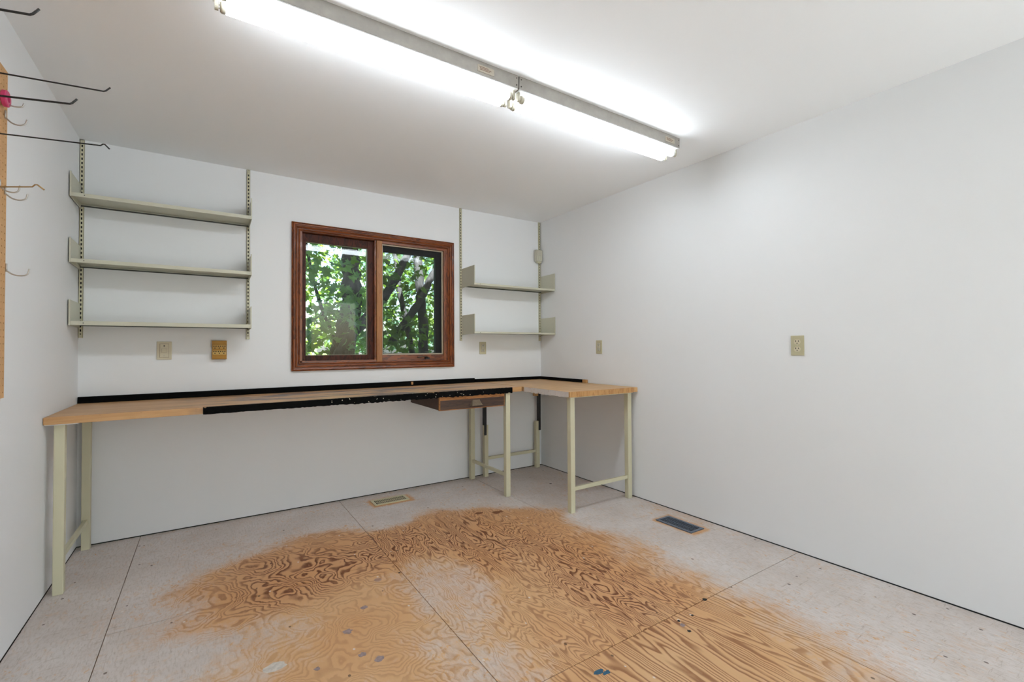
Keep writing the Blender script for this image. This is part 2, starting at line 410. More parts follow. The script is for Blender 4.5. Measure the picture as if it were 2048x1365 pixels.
WEAR = [(0.05,-1.25,1,0,0.2), (0.09,-0.97,1,0,0.2), (0.18,-0.51,1,0,0.2), (0.25,-0.19,1,0,0.2), (0.45,-0.49,1,0,0.2), (0.61,-0.36,1,0,0.2), (0.83,-0.23,1,0,0.2), (1.07,-0.18,1,0,0.2), (1.39,-0.03,1,0,0.2), (1.55,-0.39,1,0,0.2), (1.8,-0.51,1,0,0.2), (2.23,-0.24,1,0,0.2), (2.64,-0.09,1,0,0.2), (2.9,-0.27,1,0,0.2), (3.29,-0.34,1,0,0.2), (2.79,-0.85,1,0,0.2), (3.09,-1.2,1,0,0.2), (3.02,-1.51,1,0,0.2), (2.79,-1.41,1,0,0.2), (2.95,-1.78,1,0,0.2), (2.92,-2.09,1,0,0.2), (3.14,-2.16,1,0,0.2), (3.08,-2.34,1,0,0.2), (2.87,-2.33,1,0,0.2), (3.13,-2.57,1,0,0.2), (3.03,-2.82,1,0,0.2), (3.12,-2.97,1,0,0.2), (3.11,-3.13,1,0,0.2), (3.07,-3.28,1,0,0.2), (2.88,-3.19,1,0,0.2), (3.03,-2.72,1,0,0.2), (0.33,-0.8,1,0,0.2), (0.4,-0.66,1,0,0.2), (0.51,-0.8,1,0,0.2), (0.41,-1.19,1,0,0.2), (0.24,-1.41,1,0,0.2), (0.47,-1.53,1,0,0.2), (0.59,-1.51,1,0,0.2), (1.16,-0.4,1,0,0.2), (0.92,-0.48,1,0,0.2), (2.6,-0.72,1,0,0.2), (1.62,-0.61,1,0,0.2), (2.31,-0.53,1,0,0.2), (0.66,-1.66,0.85,0.1,0.3), (0.51,-1.17,0.85,0.1,0.3), (2.78,-2.91,0.85,0.1,0.3), (2.75,-3.05,0.85,0.1,0.3), (2.79,-2.62,0.85,0.1,0.3), (0.61,-0.67,0.85,0.1,0.3), (0.81,-0.54,0.85,0.1,0.3), (0.82,-1.13,0,1,1), (0.9,-0.94,0,1,1), (0.95,-1.16,0,1,1), (1.12,-0.95,0,1,1), (1.13,-1.21,0,1,1), (1.26,-1.04,0,1,1), (1.28,-1.19,0,1,1), (1.53,-0.9,0,1,1), (1.58,-1.1,0,1,1), (1.81,-0.95,0,1,1), (1.96,-1,0,1,1), (2.13,-1.01,0,1,1), (2.22,-1.18,0,1,1), (2.31,-1.34,0,1,1), (2.07,-1.43,0,1,1), (2.35,-1.54,0,1,1), (2.38,-1.72,0,1,1), (2.19,-1.74,0,1,1), (2.37,-1.93,0,1,1), (2.4,-2.08,0,1,1), (2.23,-2.08,0,1,1), (2.35,-2.22,0,1,1), (2.42,-2.31,0,1,1), (2.2,-2.27,0,1,1), (2.26,-2.35,0,1,1), (2,-1.54,0,1,1), (1.86,-1.21,0,1,1), (2.19,-1.94,0,1,1), (1.4,-1.13,0,1,1), (0.85,-1.26,0,1,1), (0.98,-1.29,0,1,1), (0.68,-1.03,0.15,0.4,0.8), (0.73,-1.23,0.15,0.4,0.8), (0.7,-0.93,0.15,0.4,0.8), (2.28,-0.95,0.15,0.4,0.8), (2.41,-1.19,0.15,0.4,0.8), (2.54,-1.4,0.15,0.4,0.8), (2.57,-1.6,0.15,0.4,0.8), (1.93,-0.82,0.15,0.4,0.8), (0.71,-1.33,0.15,0.4,0.8), (1.08,-0.72,0.15,0.4,0.8), (1.34,-0.81,0.15,0.4,0.8), (2.51,-1.11,0.15,0.4,0.8), (0.61,-1.04,0.4,0.3,0.6), (0.62,-1.29,0.4,0.3,0.6), (2.69,-1.73,0.4,0.3,0.6), (2.66,-1.99,0.4,0.3,0.6), (2.63,-2.17,0.4,0.3,0.6), (2.63,-2.35,0.4,0.3,0.6), (1.55,-1.56,0.56,0.35,0.2), (1.67,-1.58,0.56,0.35,0.2), (1.55,-1.73,0.56,0.35,0.2), (1.59,-1.4,0.56,0.35,0.2), (1.63,-1.92,0.56,0.35,0.2), (1.5,-1.93,0.56,0.35,0.2), (1.51,-2.13,0.56,0.35,0.2), (1.55,-2.26,0.56,0.35,0.2), (1.61,-2.33,0.56,0.35,0.2), (1.43,-2.04,0.56,0.35,0.2), (1.75,-1.75,0.56,0.35,0.2), (1.25,-1.47,0.15,0.2,0.45), (1.29,-1.65,0.15,0.2,0.45), (1.08,-1.56,0.15,0.2,0.45), (1.14,-1.73,0.15,0.2,0.45), (1.19,-1.91,0.15,0.2,0.45), (1.09,-1.95,0.15,0.2,0.45), (1.23,-2.08,0.15,0.2,0.45), (1.03,-1.81,0.15,0.2,0.45), (0.92,-1.92,0.15,0.2,0.45), (1.34,-1.36,0.15,0.2,0.45), (1.32,-1.85,0.15,0.2,0.45), (0.88,-1.55,0.5,0.15,0.2), (0.98,-1.53,0.5,0.15,0.2), (0.82,-1.63,0.5,0.15,0.2), (0.78,-1.77,0.5,0.15,0.2), (0.88,-1.74,0.5,0.15,0.2), (1.93,-1.88,0.1,0.5,0.5), (1.9,-2.11,0.1,0.5,0.5), (1.92,-2.25,0.1,0.5,0.5), (1.79,-2.25,0.1,0.5,0.5), (2.08,-1.66,0.1,0.5,0.5), (1.77,-2.02,0.1,0.5,0.5), (1.84,-2.35,0.1,0.6,0.8), (1.86,-2.25,0.1,0.6,0.8), (1.9,-2.36,0.1,0.6,0.8), (2.12,-2.47,0,0.8,0.3), (2.35,-2.54,0,0.8,0.3), (2.47,-2.58,0,0.8,0.3), (2.42,-2.71,0,0.8,0.3), (2.18,-2.65,0,0.8,0.3), (1.95,-2.5,0,0.8,0.3), (1.97,-2.6,0,0.8,0.3), (2.39,-2.82,0,0.8,0.3), (2.52,-2.5,0,0.8,0.3), (1.82,-2.5,0,0.8,0.3), (2.37,-2.43,0,0.8,0.3), (2.64,-2.63,0.4,0.5,0.3), (2.6,-2.79,0.4,0.5,0.3), (2.59,-2.92,0.4,0.5,0.3), (2.56,-3.03,0.4,0.5,0.3), (2.68,-2.52,0.4,0.5,0.3), (2.47,-2.94,0.4,0.5,0.3)]

# ------------------------------------------------------------------ floor
def smooth01(a, b, x):
    t = max(0.0, min(1.0, (x - a) / (b - a))); return t * t * (3 - 2 * t)

VENTS = ((1.690, 1.960, -0.282, -0.150), (3.177, 3.312, -1.912, -1.636))
def wear_at(x, y):
    sw = 1e-9; acc = [0, 0, 0]
    for ax, ay, p, g, t in WEAR:
        d2 = (x - ax) ** 2 + (y - ay) ** 2
        w = math.exp(-d2 / (2 * 0.10 ** 2)) + 2e-5 / (0.02 + d2 * d2)
        sw += w; acc[0] += w * p; acc[1] += w * g; acc[2] += w * t
    p, g, t = (a / sw for a in acc)
    p += (0.95 - p) * smooth01(-3.0, -3.6, y)      # whole paint added on the unseen floor by the added door, to bounce light
    for x0, x1, y0, y1 in VENTS:                 # bare wood rubbed round the registers
        e = min(x - (x0 - 0.028), (x1 + 0.030) - x, y - (y0 - 0.034), (y1 + 0.026) - y)
        if e > -0.01:
            f = smooth01(-0.01, 0.012, e); p = p * (1 - f) + 0.26 * f; g *= 1 - 0.6 * f; t = t * (1 - f) + 0.8 * f
    return p, g, t

def plywood_sheet(x0, x1, y0, y1, mat, parent):
    GAP = 0.0016
    x0 += GAP; x1 -= GAP; y0 += GAP; y1 -= GAP
    step = 0.03 if y1 > -3.2 else 0.08
    nx = max(2, int((x1 - x0) / step)); ny = max(2, int((y1 - y0) / step))
    verts = []; faces = []; cols = []
    for j in range(ny + 1):
        for i in range(nx + 1):
            x = x0 + (x1 - x0) * i / nx; y = y0 + (y1 - y0) * j / ny
            verts.append((x, y, 0.0)); cols.append(wear_at(x, y))
    for j in range(ny):
        for i in range(nx):
            a = j * (nx + 1) + i; faces.append((a, a + 1, a + nx + 2, a + nx + 1))
    top = len(verts)
    for (x, y) in ((x0, y0), (x1, y0), (x1, y1), (x0, y1)):
        verts.append((x, y, -0.016)); cols.append((0.0, 0.3, 1.0))
    rim = [[i for i in range(nx + 1)], [j * (nx + 1) + nx for j in range(ny + 1)], [ny * (nx + 1) + i for i in range(nx, -1, -1)], [j * (nx + 1) for j in range(ny, -1, -1)]]
    for s in range(4):
        faces.append(tuple(rim[s][::-1]) + (top + s, top + (s + 1) % 4))
    faces.append((top + 3, top + 2, top + 1, top))
    me = bpy.data.meshes.new('plywood_sheet'); me.from_pydata(verts, [], faces); me.update()
    ca = me.color_attributes.new('wear', 'FLOAT_COLOR', 'POINT')
    for i, c in enumerate(cols): ca.data[i].color = (c[0], c[1], c[2], 1.0)
    me.materials.append(mat)
    o = bpy.data.objects.new('plywood_sheet', me); COL.objects.link(o); o.parent = parent
    return o

floor = box('floor', -0.14, W + 0.14, -D - 0.14, 0.14, -0.10, -0.016, M['dark_gap'])
tag(floor, 'worn plywood workshop floor with rubbed white paint', kind='structure')
XS = (0.0, 0.299, 1.495, 2.652, W)
SHEETS = [(0, 0, -1.9, 'ply_plain'), (0, -1.9, -4.3, 'ply_plain'), (0, -4.3, -D, 'ply_plain'),
          (1, 0, -1.208, 'ply_swirl'), (1, -1.208, -3.63, 'ply_swirl'), (1, -3.63, -D, 'ply_plain'),
          (2, 0, -2.415, 'ply_streak'), (2, -2.415, -4.83, 'ply_cathedral'), (2, -4.83, -D, 'ply_plain'),
          (3, 0, -2.415, 'ply_plain'), (3, -2.415, -4.83, 'ply_cathedral'), (3, -4.83, -D, 'ply_plain')]
for c, ya, yb, mt in SHEETS:
    plywood_sheet(XS[c], XS[c + 1], yb, ya, M[mt], floor)

# dried paint spots, stains and old screw holes that lie on the boards
def spot(name, x, y, rx, ry, mat, seed):
    q = random.Random(seed); bm = bmesh.new()
    rr = [1 + q.uniform(-0.28, 0.28) for _ in range(12)]
    pts = [(x + rx * rr[k] * math.cos(2 * PI * k / 12), y + ry * rr[k] * math.sin(2 * PI * k / 12)) for k in range(12)]
    add_prism(bm, pts, 'z', 0.0001, 0.0006)
    return link_mesh(name, bm, mat, floor)
for k, (x, y, rx, ry) in enumerate(((1.823, -2.489, 0.020, 0.011), (1.845, -2.508, 0.016, 0.009))): tag(spot('paint_spot', x, y, rx, ry, M['blue_paint'], k), 'dried blue paint spot')
for k, (x, y, r_) in enumerate(((2.568, -2.414, 0.010), (2.327, -2.454, 0.007), (2.302, -2.521, 0.008), (2.41, -2.461, 0.006), (3.117, -0.568, 0.011), (1.484, -1.372, 0.006))): spot('screw_hole', x, y, r_, r_, M['slot'], 20 + k)
for k, (x, y, rx, ry) in enumerate(((2.376, -0.90, 0.040, 0.026), (2.257, -0.843, 0.030, 0.018))): spot('brown_stain', x, y, rx, ry, M['stain'], 40 + k)
for k, (x, y, r_) in enumerate(((1.191, -1.977, 0.018), (1.239, -1.596, 0.016), (1.132, -1.737, 0.018), (0.982, -1.905, 0.011), (1.143, -1.917, 0.014), (2.315, -2.481, 0.012))): spot('grey_drip', x, y, r_, r_ * 0.9, M['grey_drip'], 60 + k)
tag(spot('paint_spot', 0.853, -1.805, 0.040, 0.022, M['white_drip'], 80), 'dried white paint splash')

# ------------------------------------------------------------------ walls, ceiling
T = 0.13
ZB = 0.006        # the wall panels stop just short of the floor, leaving the dark joint seen in the room
HX0, HX1, HZ0, HZ1 = 1.203, 2.430, 1.056, 2.067      # window opening
bm = bmesh.new()
for b in ((-T, HX0, ZB, H), (HX1, W + T, ZB, H), (HX0, HX1, ZB, HZ0), (HX0, HX1, HZ1, H)):
    add_box(bm, b[0], b[1], 0, T, b[2], b[3])
bmesh.ops.remove_doubles(bm, verts=bm.verts, dist=1e-5)
tag(link_mesh('wall_back', bm, M['wall']), 'white painted wall around the wood framed window', kind='structure')
tag(box('wall_left', -T, 0, -D - T, 0, ZB, H, M['wall']), 'white painted wall behind the pegboard', kind='structure')
tag(box('wall_right', W, W + T, -D - T, 0, ZB, H, M['wall']), 'blank white painted wall with two outlets', kind='structure')
DX0, DX1, DZ1 = 1.40, 3.38, 2.24                      # unseen glazed door added behind the viewer to let in fill daylight
bm = bmesh.new()
for b in ((0, DX0, ZB, H), (DX1, W, ZB, H), (DX0, DX1, DZ1, H)): add_box(bm, b[0], b[1], -D - T, -D, b[2], b[3])
bmesh.ops.remove_doubles(bm, verts=bm.verts, dist=1e-5)
tag(link_mesh('wall_front', bm, M['wall']), 'white wall with an added glazed door, unseen behind the viewer', kind='structure')
door = bpy.data.objects.new('added_door_1', None); COL.objects.link(door); door.location = ((DX0 + DX1) / 2, -D, 0); ORG[door.name] = Vector(door.location)
tag(door, 'added white framed glass door, unseen behind the viewer, letting in fill daylight', kind='structure')
for a in ((DX0 + 0.001, DX0 + 0.06, 0.001, DZ1 - 0.001), (DX1 - 0.06, DX1 - 0.001, 0.001, DZ1 - 0.001), ((DX0 + DX1) / 2 - 0.04, (DX0 + DX1) / 2 + 0.04, 0.001, DZ1 - 0.001)):
    box('door_stile', a[0], a[1], -D - 0.09, -D - 0.03, a[2], a[3], M['white_metal'], door, 0.003)
for z0, z1 in ((0.001, 0.08), (DZ1 - 0.07, DZ1 - 0.001)):
    for xa, xb in ((DX0 + 0.06, (DX0 + DX1) / 2 - 0.04), ((DX0 + DX1) / 2 + 0.04, DX1 - 0.06)):
        box('door_rail', xa, xb, -D - 0.09, -D - 0.03, z0, z1, M['white_metal'], door, 0.003)
for xa, xb in ((DX0 + 0.06, (DX0 + DX1) / 2 - 0.04), ((DX0 + DX1) / 2 + 0.04, DX1 - 0.06)):
    box('glass_pane', xa, xb, -D - 0.063, -D - 0.060, 0.08, DZ1 - 0.07, M['glass'], door)
tag(box('ceiling', -T, W + T, -D - T, T, H, H + 0.1, M['ceiling']), 'flat white painted ceiling', kind='structure')

tag(box('added_shade_block', -3.0, W + 3.0, -D - T, T + 0.35, H + 0.13, H + 3.2, M['shade_block']), 'unseen block added above the workshop to shade the trees', kind='structure')  # unseen block added to keep the sun off the near trees

# ------------------------------------------------------------------ window
win = bpy.data.objects.new('window_1', None); COL.objects.link(win)
win.location = (1.816, 0, 1.01); ORG[win.name] = Vector(win.location)
tag(win, 'two-light casement window in a mahogany moulded frame', kind='structure')
OX0, OX1, OZ0, OZ1 = 1.157, 2.475, 1.010, 2.113
IX0, IX1, IZ0, IZ1 = 1.215, 2.417, 1.068, 2.055
def casing():
    # moulding profile: (distance outward from the inner edge, height off the wall)
    prof = [(0.0, 0.0), (0.0, 0.010), (0.006, 0.015), (0.011, 0.010), (0.012, 0.005), (0.017, 0.005), (0.019, 0.014), (0.030, 0.022), (0.033, 0.014), (0.037, 0.014), (0.039, 0.022), (0.047, 0.025), (0.050, 0.018), (0.053, 0.022), (0.058, 0.020), (0.058, 0.0)]
    def corners(d): return [(IX0 - d, IZ0 - d), (IX1 + d, IZ0 - d), (IX1 + d, IZ1 + d), (IX0 - d, IZ1 + d)]
    for s in range(4):
        bm = bmesh.new(); A = []; B = []
        for d, h in prof:
            c = corners(d); a = c[s]; b = c[(s + 1) % 4]
            A.append(bm.verts.new((a[0], -h - 0.0005, a[1]))); B.append(bm.verts.new((b[0], -h - 0.0005, b[1])))
        n = len(prof)
        for i in range(n): bm.faces.new((A[i], A[(i + 1) % n], B[(i + 1) % n], B[i]))
        bm.faces.new(A); bm.faces.new(B[::-1])
        link_mesh('casing', bm, M['mahogany_h' if s in (0, 2) else 'mahogany'], win)
casing()
def frame_piece(name, x0, x1, y0, y1, z0, z1, mat, par, bev=0.002): return box(name, x0, x1, y0, y1, z0, z1, M[mat], par, bev)
# jamb liner
for nm, a in (('jamb', (HX0, IX0 + 0.002, 0.0, T, IZ0 - 0.01, IZ1 + 0.01)), ('jamb', (IX1 - 0.002, HX1, 0.0, T, IZ0 - 0.01, IZ1 + 0.01)),
              ('head_jamb', (HX0, HX1, 0.0, T, IZ1 - 0.002, HZ1)), ('sill', (HX0, HX1, 0.0, T + 0.04, HZ0, IZ0 + 0.002))):
    frame_piece(nm, *a, 'mahogany' if nm == 'jamb' else 'mahogany_h', win)
# stepped stop beads inside the opening
for nm, a in (('stop_bead', (IX0, IX0 + 0.018, 0.004, 0.03, IZ0, IZ1)), ('stop_bead', (IX0, 1.79, 0.004, 0.03, IZ0, IZ0 + 0.016)),
              ('stop_bead', (2.388, IX1, 0.004, 0.10, IZ0, IZ1)), ('stop_bead', (1.834, 2.388, 0.004, 0.05, 2.036, IZ1)), ('stop_bead', (1.834, 2.388, 0.010, 0.06, IZ0, 1.120))):
    frame_piece(nm, *a, 'mahogany' if a[5] - a[4] > 0.5 else 'mahogany_h', win)
# left fixed sash
def sash(x0, x1, z0, z1, gx0, gx1, gz0, gz1, y0, y1, mat, gy):
    s = box('sash_stile', x0, gx0, y0, y1, z0, z1, M[mat], win, 0.003)
    box('sash_stile', gx1, x1, y0, y1, z0, z1, M[mat], win, 0.003)
    box('sash_rail', gx0, gx1, y0, y1, gz1, z1, M[mat], win, 0.003)
    box('sash_rail', gx0, gx1, y0, y1, z0, gz0, M[mat], win, 0.003)
    p = box('glass_pane', gx0 - 0.004, gx1 + 0.004, gy, gy + 0.003, gz0 - 0.004, gz1 + 0.004, M['glass'], win)
    return p
sash(IX0 + 0.002, 1.789, IZ0 + 0.002, IZ1 - 0.004, 1.264, 1.729, 1.124, 1.990, 0.045, 0.10, 'sash', 0.070)
# thin light glazing bead round the left pane
gbx = (1.262, 1.731, 1.122, 1.992)
for a in ((gbx[0], gbx[0] + 0.004, gbx[2], gbx[3]), (gbx[1] - 0.004, gbx[1], gbx[2], gbx[3]), (gbx[0], gbx[1], gbx[2], gbx[2] + 0.004), (gbx[0], gbx[1], gbx[3] - 0.004, gbx[3])):
    box('glazing_bead', a[0], a[1], 0.062, 0.0705, a[2], a[3], M['screen_frame'], win)
box('mullion', 1.789, 1.834, -0.004, 0.12, IZ0, IZ1, M['post'], win, 0.003)
box('mullion_bead', 1.775, 1.7895, 0.012, 0.045, IZ0 + 0.016, IZ1, M['mahogany'], win, 0.003)
# right casement sash behind its insect screen
sash(1.834, 2.412, IZ0 + 0.004, IZ1 - 0.004, 1.866, 2.336, 1.134, 1.985, 0.070, 0.112, 'dark_sash', 0.085)
scr = box('screen_mesh', 1.845, 2.382, 0.036, 0.037, 1.126, 2.033, M['screen'], win)
for a in ((1.836, 1.848, 1.120, 2.038), (2.377, 2.388, 1.120, 2.038), (1.836, 2.388, 1.120, 1.131), (1.836, 2.388, 2.027, 2.038)):
    box('screen_frame', a[0], a[1], 0.028, 0.044, a[2], a[3], M['screen_frame'], win, 0.002)
cr = box('crank', 2.205, 2.245, -0.012, 0.014, 1.080, 1.098, M['dark_sash'], win, 0.004)
tube('crank_handle', smooth_path([(2.225, -0.008, 1.096), (2.21, -0.018, 1.104), (2.16, -0.022, 1.101), (2.13, -0.022, 1.097)], 4), [0.006] * 13, M['drawer_wood'], win, 8)

# ------------------------------------------------------------------ ceiling fluorescent fixtures
FY0, FY1 = -1.966, -1.834
def fixture(x0, x1, label, sticker_x):
    f = empty('fluorescent_fixture', (x0, (FY0 + FY1) / 2, H), label, 'ceiling light', 'twin-tube ceiling strips')
    # folded housing: channel with slightly tapered sides and a white underside
    bm = bmesh.new()
    add_prism(bm, [(FY0, H - 0.0005), (FY0, H - 0.008), (FY0 + 0.002, H - 0.058), (FY1 - 0.002, H - 0.058), (FY1, H - 0.008), (FY1, H - 0.0005)], 'x', x0 + 0.002, x1 - 0.002)
    link_mesh('housing', bm, M['galv'], f)
    box('reflector', x0 + 0.003, x1 - 0.003, FY0 + 0.004, FY1 - 0.004, H - 0.0635, H - 0.0578, M['white_metal'], f, 0.001)
    for y in (-1.936, -1.864):
        zt = 2.350
        t = tube('fluorescent_tube', [(x0 + 0.040, y, zt), (x1 - 0.040, y, zt)], 0.019, M['tube'], f, 20)
        for s, xe in ((1, x0), (-1, x1)):
            bm = bmesh.new()
            add_tube(bm, [(xe + s * 0.024, y, zt), (xe + s * 0.028, y, zt), (xe + s * 0.041, y, zt)], [0.015, 0.0185, 0.0193], 18)
            for dz in (-0.006, 0.006): add_tube(bm, [(xe + s * 0.012, y, zt + dz), (xe + s * 0.026, y, zt + dz)], 0.0015, 6)
            link_mesh('tube_cap', bm, M['tube_end'] if xe > 2.5 else M['socket'], t, True)
            bm = bmesh.new()                                        # lampholder: hanging tongue with rounded foot
            pts = [(y - 0.010, H - 0.060)] + [(y + 0.013 * math.cos(a), zt + 0.013 * math.sin(a) - 0.002) for a in [PI + PI * k / 8 for k in range(9)]] + [(y + 0.010, H - 0.060)]
            add_prism(bm, pts, 'x', xe + s * 0.008, xe + s * 0.019)
            link_mesh('lampholder', bm, M['socket'], f)
    for xe, s in ((x0, 1), (x1, -1)):
        for z in (H - 0.014, H - 0.046):
            bm = bmesh.new(); add_tube(bm, [(xe + s * 0.012, FY0 - 0.001, z), (xe + s * 0.012, FY0 + 0.003, z)], 0.0028, 8)
            link_mesh('rivet', bm, M['slot'], f)
    st = box('sticker', sticker_x, sticker_x + 0.085, FY0 - 0.0006, FY0 + 0.004, H - 0.047, H - 0.017, M['sticker'], f)
    for k, (a, b) in enumerate(((0.010, 0.055), (0.012, 0.070), (0.012, 0.062))):
        box('printed_line', sticker_x + a, sticker_x + b, FY0 - 0.0010, FY0 + 0.002, H - 0.026 - k * 0.006, H - 0.0235 - k * 0.006, M['sticker_ink'], st)
    return f
fixture(0.650, 1.850, 'twin-tube fluorescent strip light, the one nearer the pegboard wall', 1.63)
fixture(1.852, 3.036, 'twin-tube fluorescent strip light, the one nearer the blank right wall', 2.90)

# ------------------------------------------------------------------ slotted standards and metal shelves
def standard(xc, z0, z1, label):
    w, d, y0 = 0.020, 0.012, -0.0004
    s = empty('shelf_standard', (xc, 0, z0), label, 'shelf standard', 'slotted wall standards')
    bm = bmesh.new()
    x0, x1 = xc - w / 2, xc + w / 2
    a, b = xc - 0.0035, xc + 0.0035
    add_box(bm, x0, x0 + 0.0015, -d, y0, z0, z1); add_box(bm, x1 - 0.0015, x1, -d, y0, z0, z1)
    add_box(bm, x0, a, -d, -d + 0.0015, z0, z1); add_box(bm, b, x1, -d, -d + 0.0015, z0, z1)
    z = z0; pitch = 0.0258; n = int((z1 - z0) / pitch)
    for k in range(n + 1):
        top = min(z + (0.0115 if k else 0.02), z1)
        add_box(bm, a, b, -d, -d + 0.0015, z, top)
        z += pitch
        if z > z1 - 0.004: break
    add_box(bm, a, b, -d, -d + 0.0015, z1 - 0.02, z1)
    link_mesh('channel', bm, M['enamel'], s)
    box('slot_shade', x0 + 0.0016, x1 - 0.0016, -0.0058, y0, z0 + 0.002, z1 - 0.002, M['slot'], s)  # dark strip stands in for the shade inside the hollow channel
    for zz in (z0 + 0.012, z1 - 0.010):
        bm = bmesh.new(); add_tube(bm, [(xc, -d - 0.002, zz), (xc, -d + 0.001, zz)], 0.004, 8); link_mesh('screw', bm, M['socket'], s)
    return s
standard(0.0112, 1.245, 2.436, 'slotted metal standard in the corner beside the pegboard wall')
standard(0.880, 1.243, 2.437, 'slotted metal standard holding the right ends of the three long shelves')
standard(2.548, 1.240, 2.437, 'slotted metal standard just right of the window')
standard(3.434, 1.243, 2.437, 'slotted metal standard in the corner behind the small beige box')

def wall_shelf(x0, x1, depth, zb, zt, ztop, label, group, hookside):
    s = empty('wall_shelf', ((x0 + x1) / 2, -depth / 2, zb), label, 'shelf', group)
    yb = -0.0135
    bm = bmesh.new()    # folded tray: top sheet, front lip turned under, rear lip
    prof = [(yb, zt), (-depth, zt), (-depth, zb), (-depth + 0.012, zb), (-depth + 0.012, zb + 0.0015), (-depth + 0.0015, zb + 0.0015), (-depth + 0.0015, zt - 0.0015), (yb - 0.0015, zt - 0.0015), (yb - 0.0015, zb + 0.004), (yb, zb + 0.004)]
    add_prism(bm, prof, 'x', x0 + 0.0035, x1 - 0.0035)
    link_mesh('shelf_board', bm, M['shelf'], s)
    box('rear_lip_shade', x0 + 0.004, x1 - 0.004, yb - 0.012, yb - 0.0018, zb + 0.0045, zb + 0.010, M['shelf_shade'], s)  # dark strip painted in for the shade under the rear lip
    for sx, xe in ((1, x0), (-1, x1)):
        bm = bmesh.new()
        xa, xb = sorted((xe, xe + sx * 0.003))
        add_prism(bm, [(-depth - 0.002, zb - 0.002), (-depth - 0.002, ztop), (yb, ztop - 0.002), (yb, zb - 0.010), (yb - 0.04, zb - 0.006)], 'x', xa, xb)
        xa, xb = sorted((xe, xe + sx * 0.007))
        add_box(bm, xa, xb, -depth - 0.0045, -depth - 0.001, zb - 0.002, ztop)     # rolled front flange
        br = link_mesh('end_bracket', bm, M['shelf'], s)
        for zz in (zb + 0.02, ztop - 0.02): box('hook_tab', min(xe, xe + sx * 0.003), max(xe, xe + sx * 0.003), yb - 0.001, -0.0075, zz - 0.008, zz + 0.004, M['shelf'], br)
    bm = bmesh.new()
    add_tube(bm, [(x0 + 0.06, -depth - 0.0008, (zb + zt) / 2), (x0 + 0.06, -depth + 0.001, (zb + zt) / 2)], 0.0025, 8)
    link_mesh('bolt', bm, M['slot'], s)
    return s
LG, RG = 'long shelves over the bench', 'short shelves right of the window'
wall_shelf(0.006, 0.884, 0.268, 2.027, 2.048, 2.163, 'long pale metal wall shelf, top of three left of the window', LG, 0)
wall_shelf(0.006, 0.884, 0.268, 1.660, 1.681, 1.796, 'long pale metal wall shelf, middle of three left of the window', LG, 0)
wall_shelf(0.006, 0.884, 0.268, 1.311, 1.334, 1.452, 'long pale metal wall shelf, lowest of three, above the ivory wall plate', LG, 0)
wall_shelf(2.556, 3.444, 0.240, 1.722, 1.738, 1.890, 'short pale metal wall shelf right of the window, upper of two', RG, 0)
wall_shelf(2.556, 3.444, 0.240, 1.300, 1.316, 1.468, 'short pale metal wall shelf right of the window, lower of two', RG, 0)

# small beige box clipped on the corner standard
s = empty('sensor_box', (3.404, -0.02, 2.03), 'small beige plastic box fixed high on the corner standard', 'sensor')
bm = bmesh.new(); add_box(bm, 3.366, 3.443, -0.050, -0.0128, 2.036, 2.152, 0.007); link_mesh('case', bm, M['grey_ivory'], s)
box('cover', 3.374, 3.430, -0.0535, -0.0495, 2.094, 2.146, M['grey_ivory'], s, 0.002)
for k in range(3): box('grille_bar', 3.376 + k * 0.019, 3.386 + k * 0.019, -0.0525, -0.0495, 2.052, 2.090, M['shelf'], s, 0.001)
bm = bmesh.new(); add_box(bm, 3.380, 3.432, -0.047, -0.018, 2.022, 2.0365, 0.004); link_mesh('cable_entry', bm, M['enamel'], s)

# ------------------------------------------------------------------ wall plates
def frame_at(wall, u, z):
    if wall == 'back': m = Matrix(((1, 0, 0), (0, 0, -1), (0, 1, 0))).to_4x4(); m.translation = (u, -0.0004, z)
    else: m = Matrix(((0, 0, -1), (-1, 0, 0), (0, 1, 0))).to_4x4(); m.translation = (W - 0.0004, u, z)
    return m                                       # local x = right on the wall, y = up, z = out of the wall
def lbox(name, m, a, mat, par, bev=0.0):
    bm = bmesh.new(); add_box(bm, *a, bev); bmesh.ops.transform(bm, matrix=m, verts=bm.verts); return link_mesh(name, bm, mat, par)
def ldisc(name, m, x, y, r, z0, z1, mat, par, seg=12, flat=None):
    bm = bmesh.new()
    pts = [(x + r * math.cos(2 * PI * k / seg), y + r * math.sin(2 * PI * k / seg)) for k in range(seg)]
    if flat: pts = [(px, max(y - flat, min(y + flat, py))) for px, py in pts]
    add_prism(bm, pts, 'z', z0, z1); bmesh.ops.transform(bm, matrix=m, verts=bm.verts); return link_mesh(name, bm, mat, par)

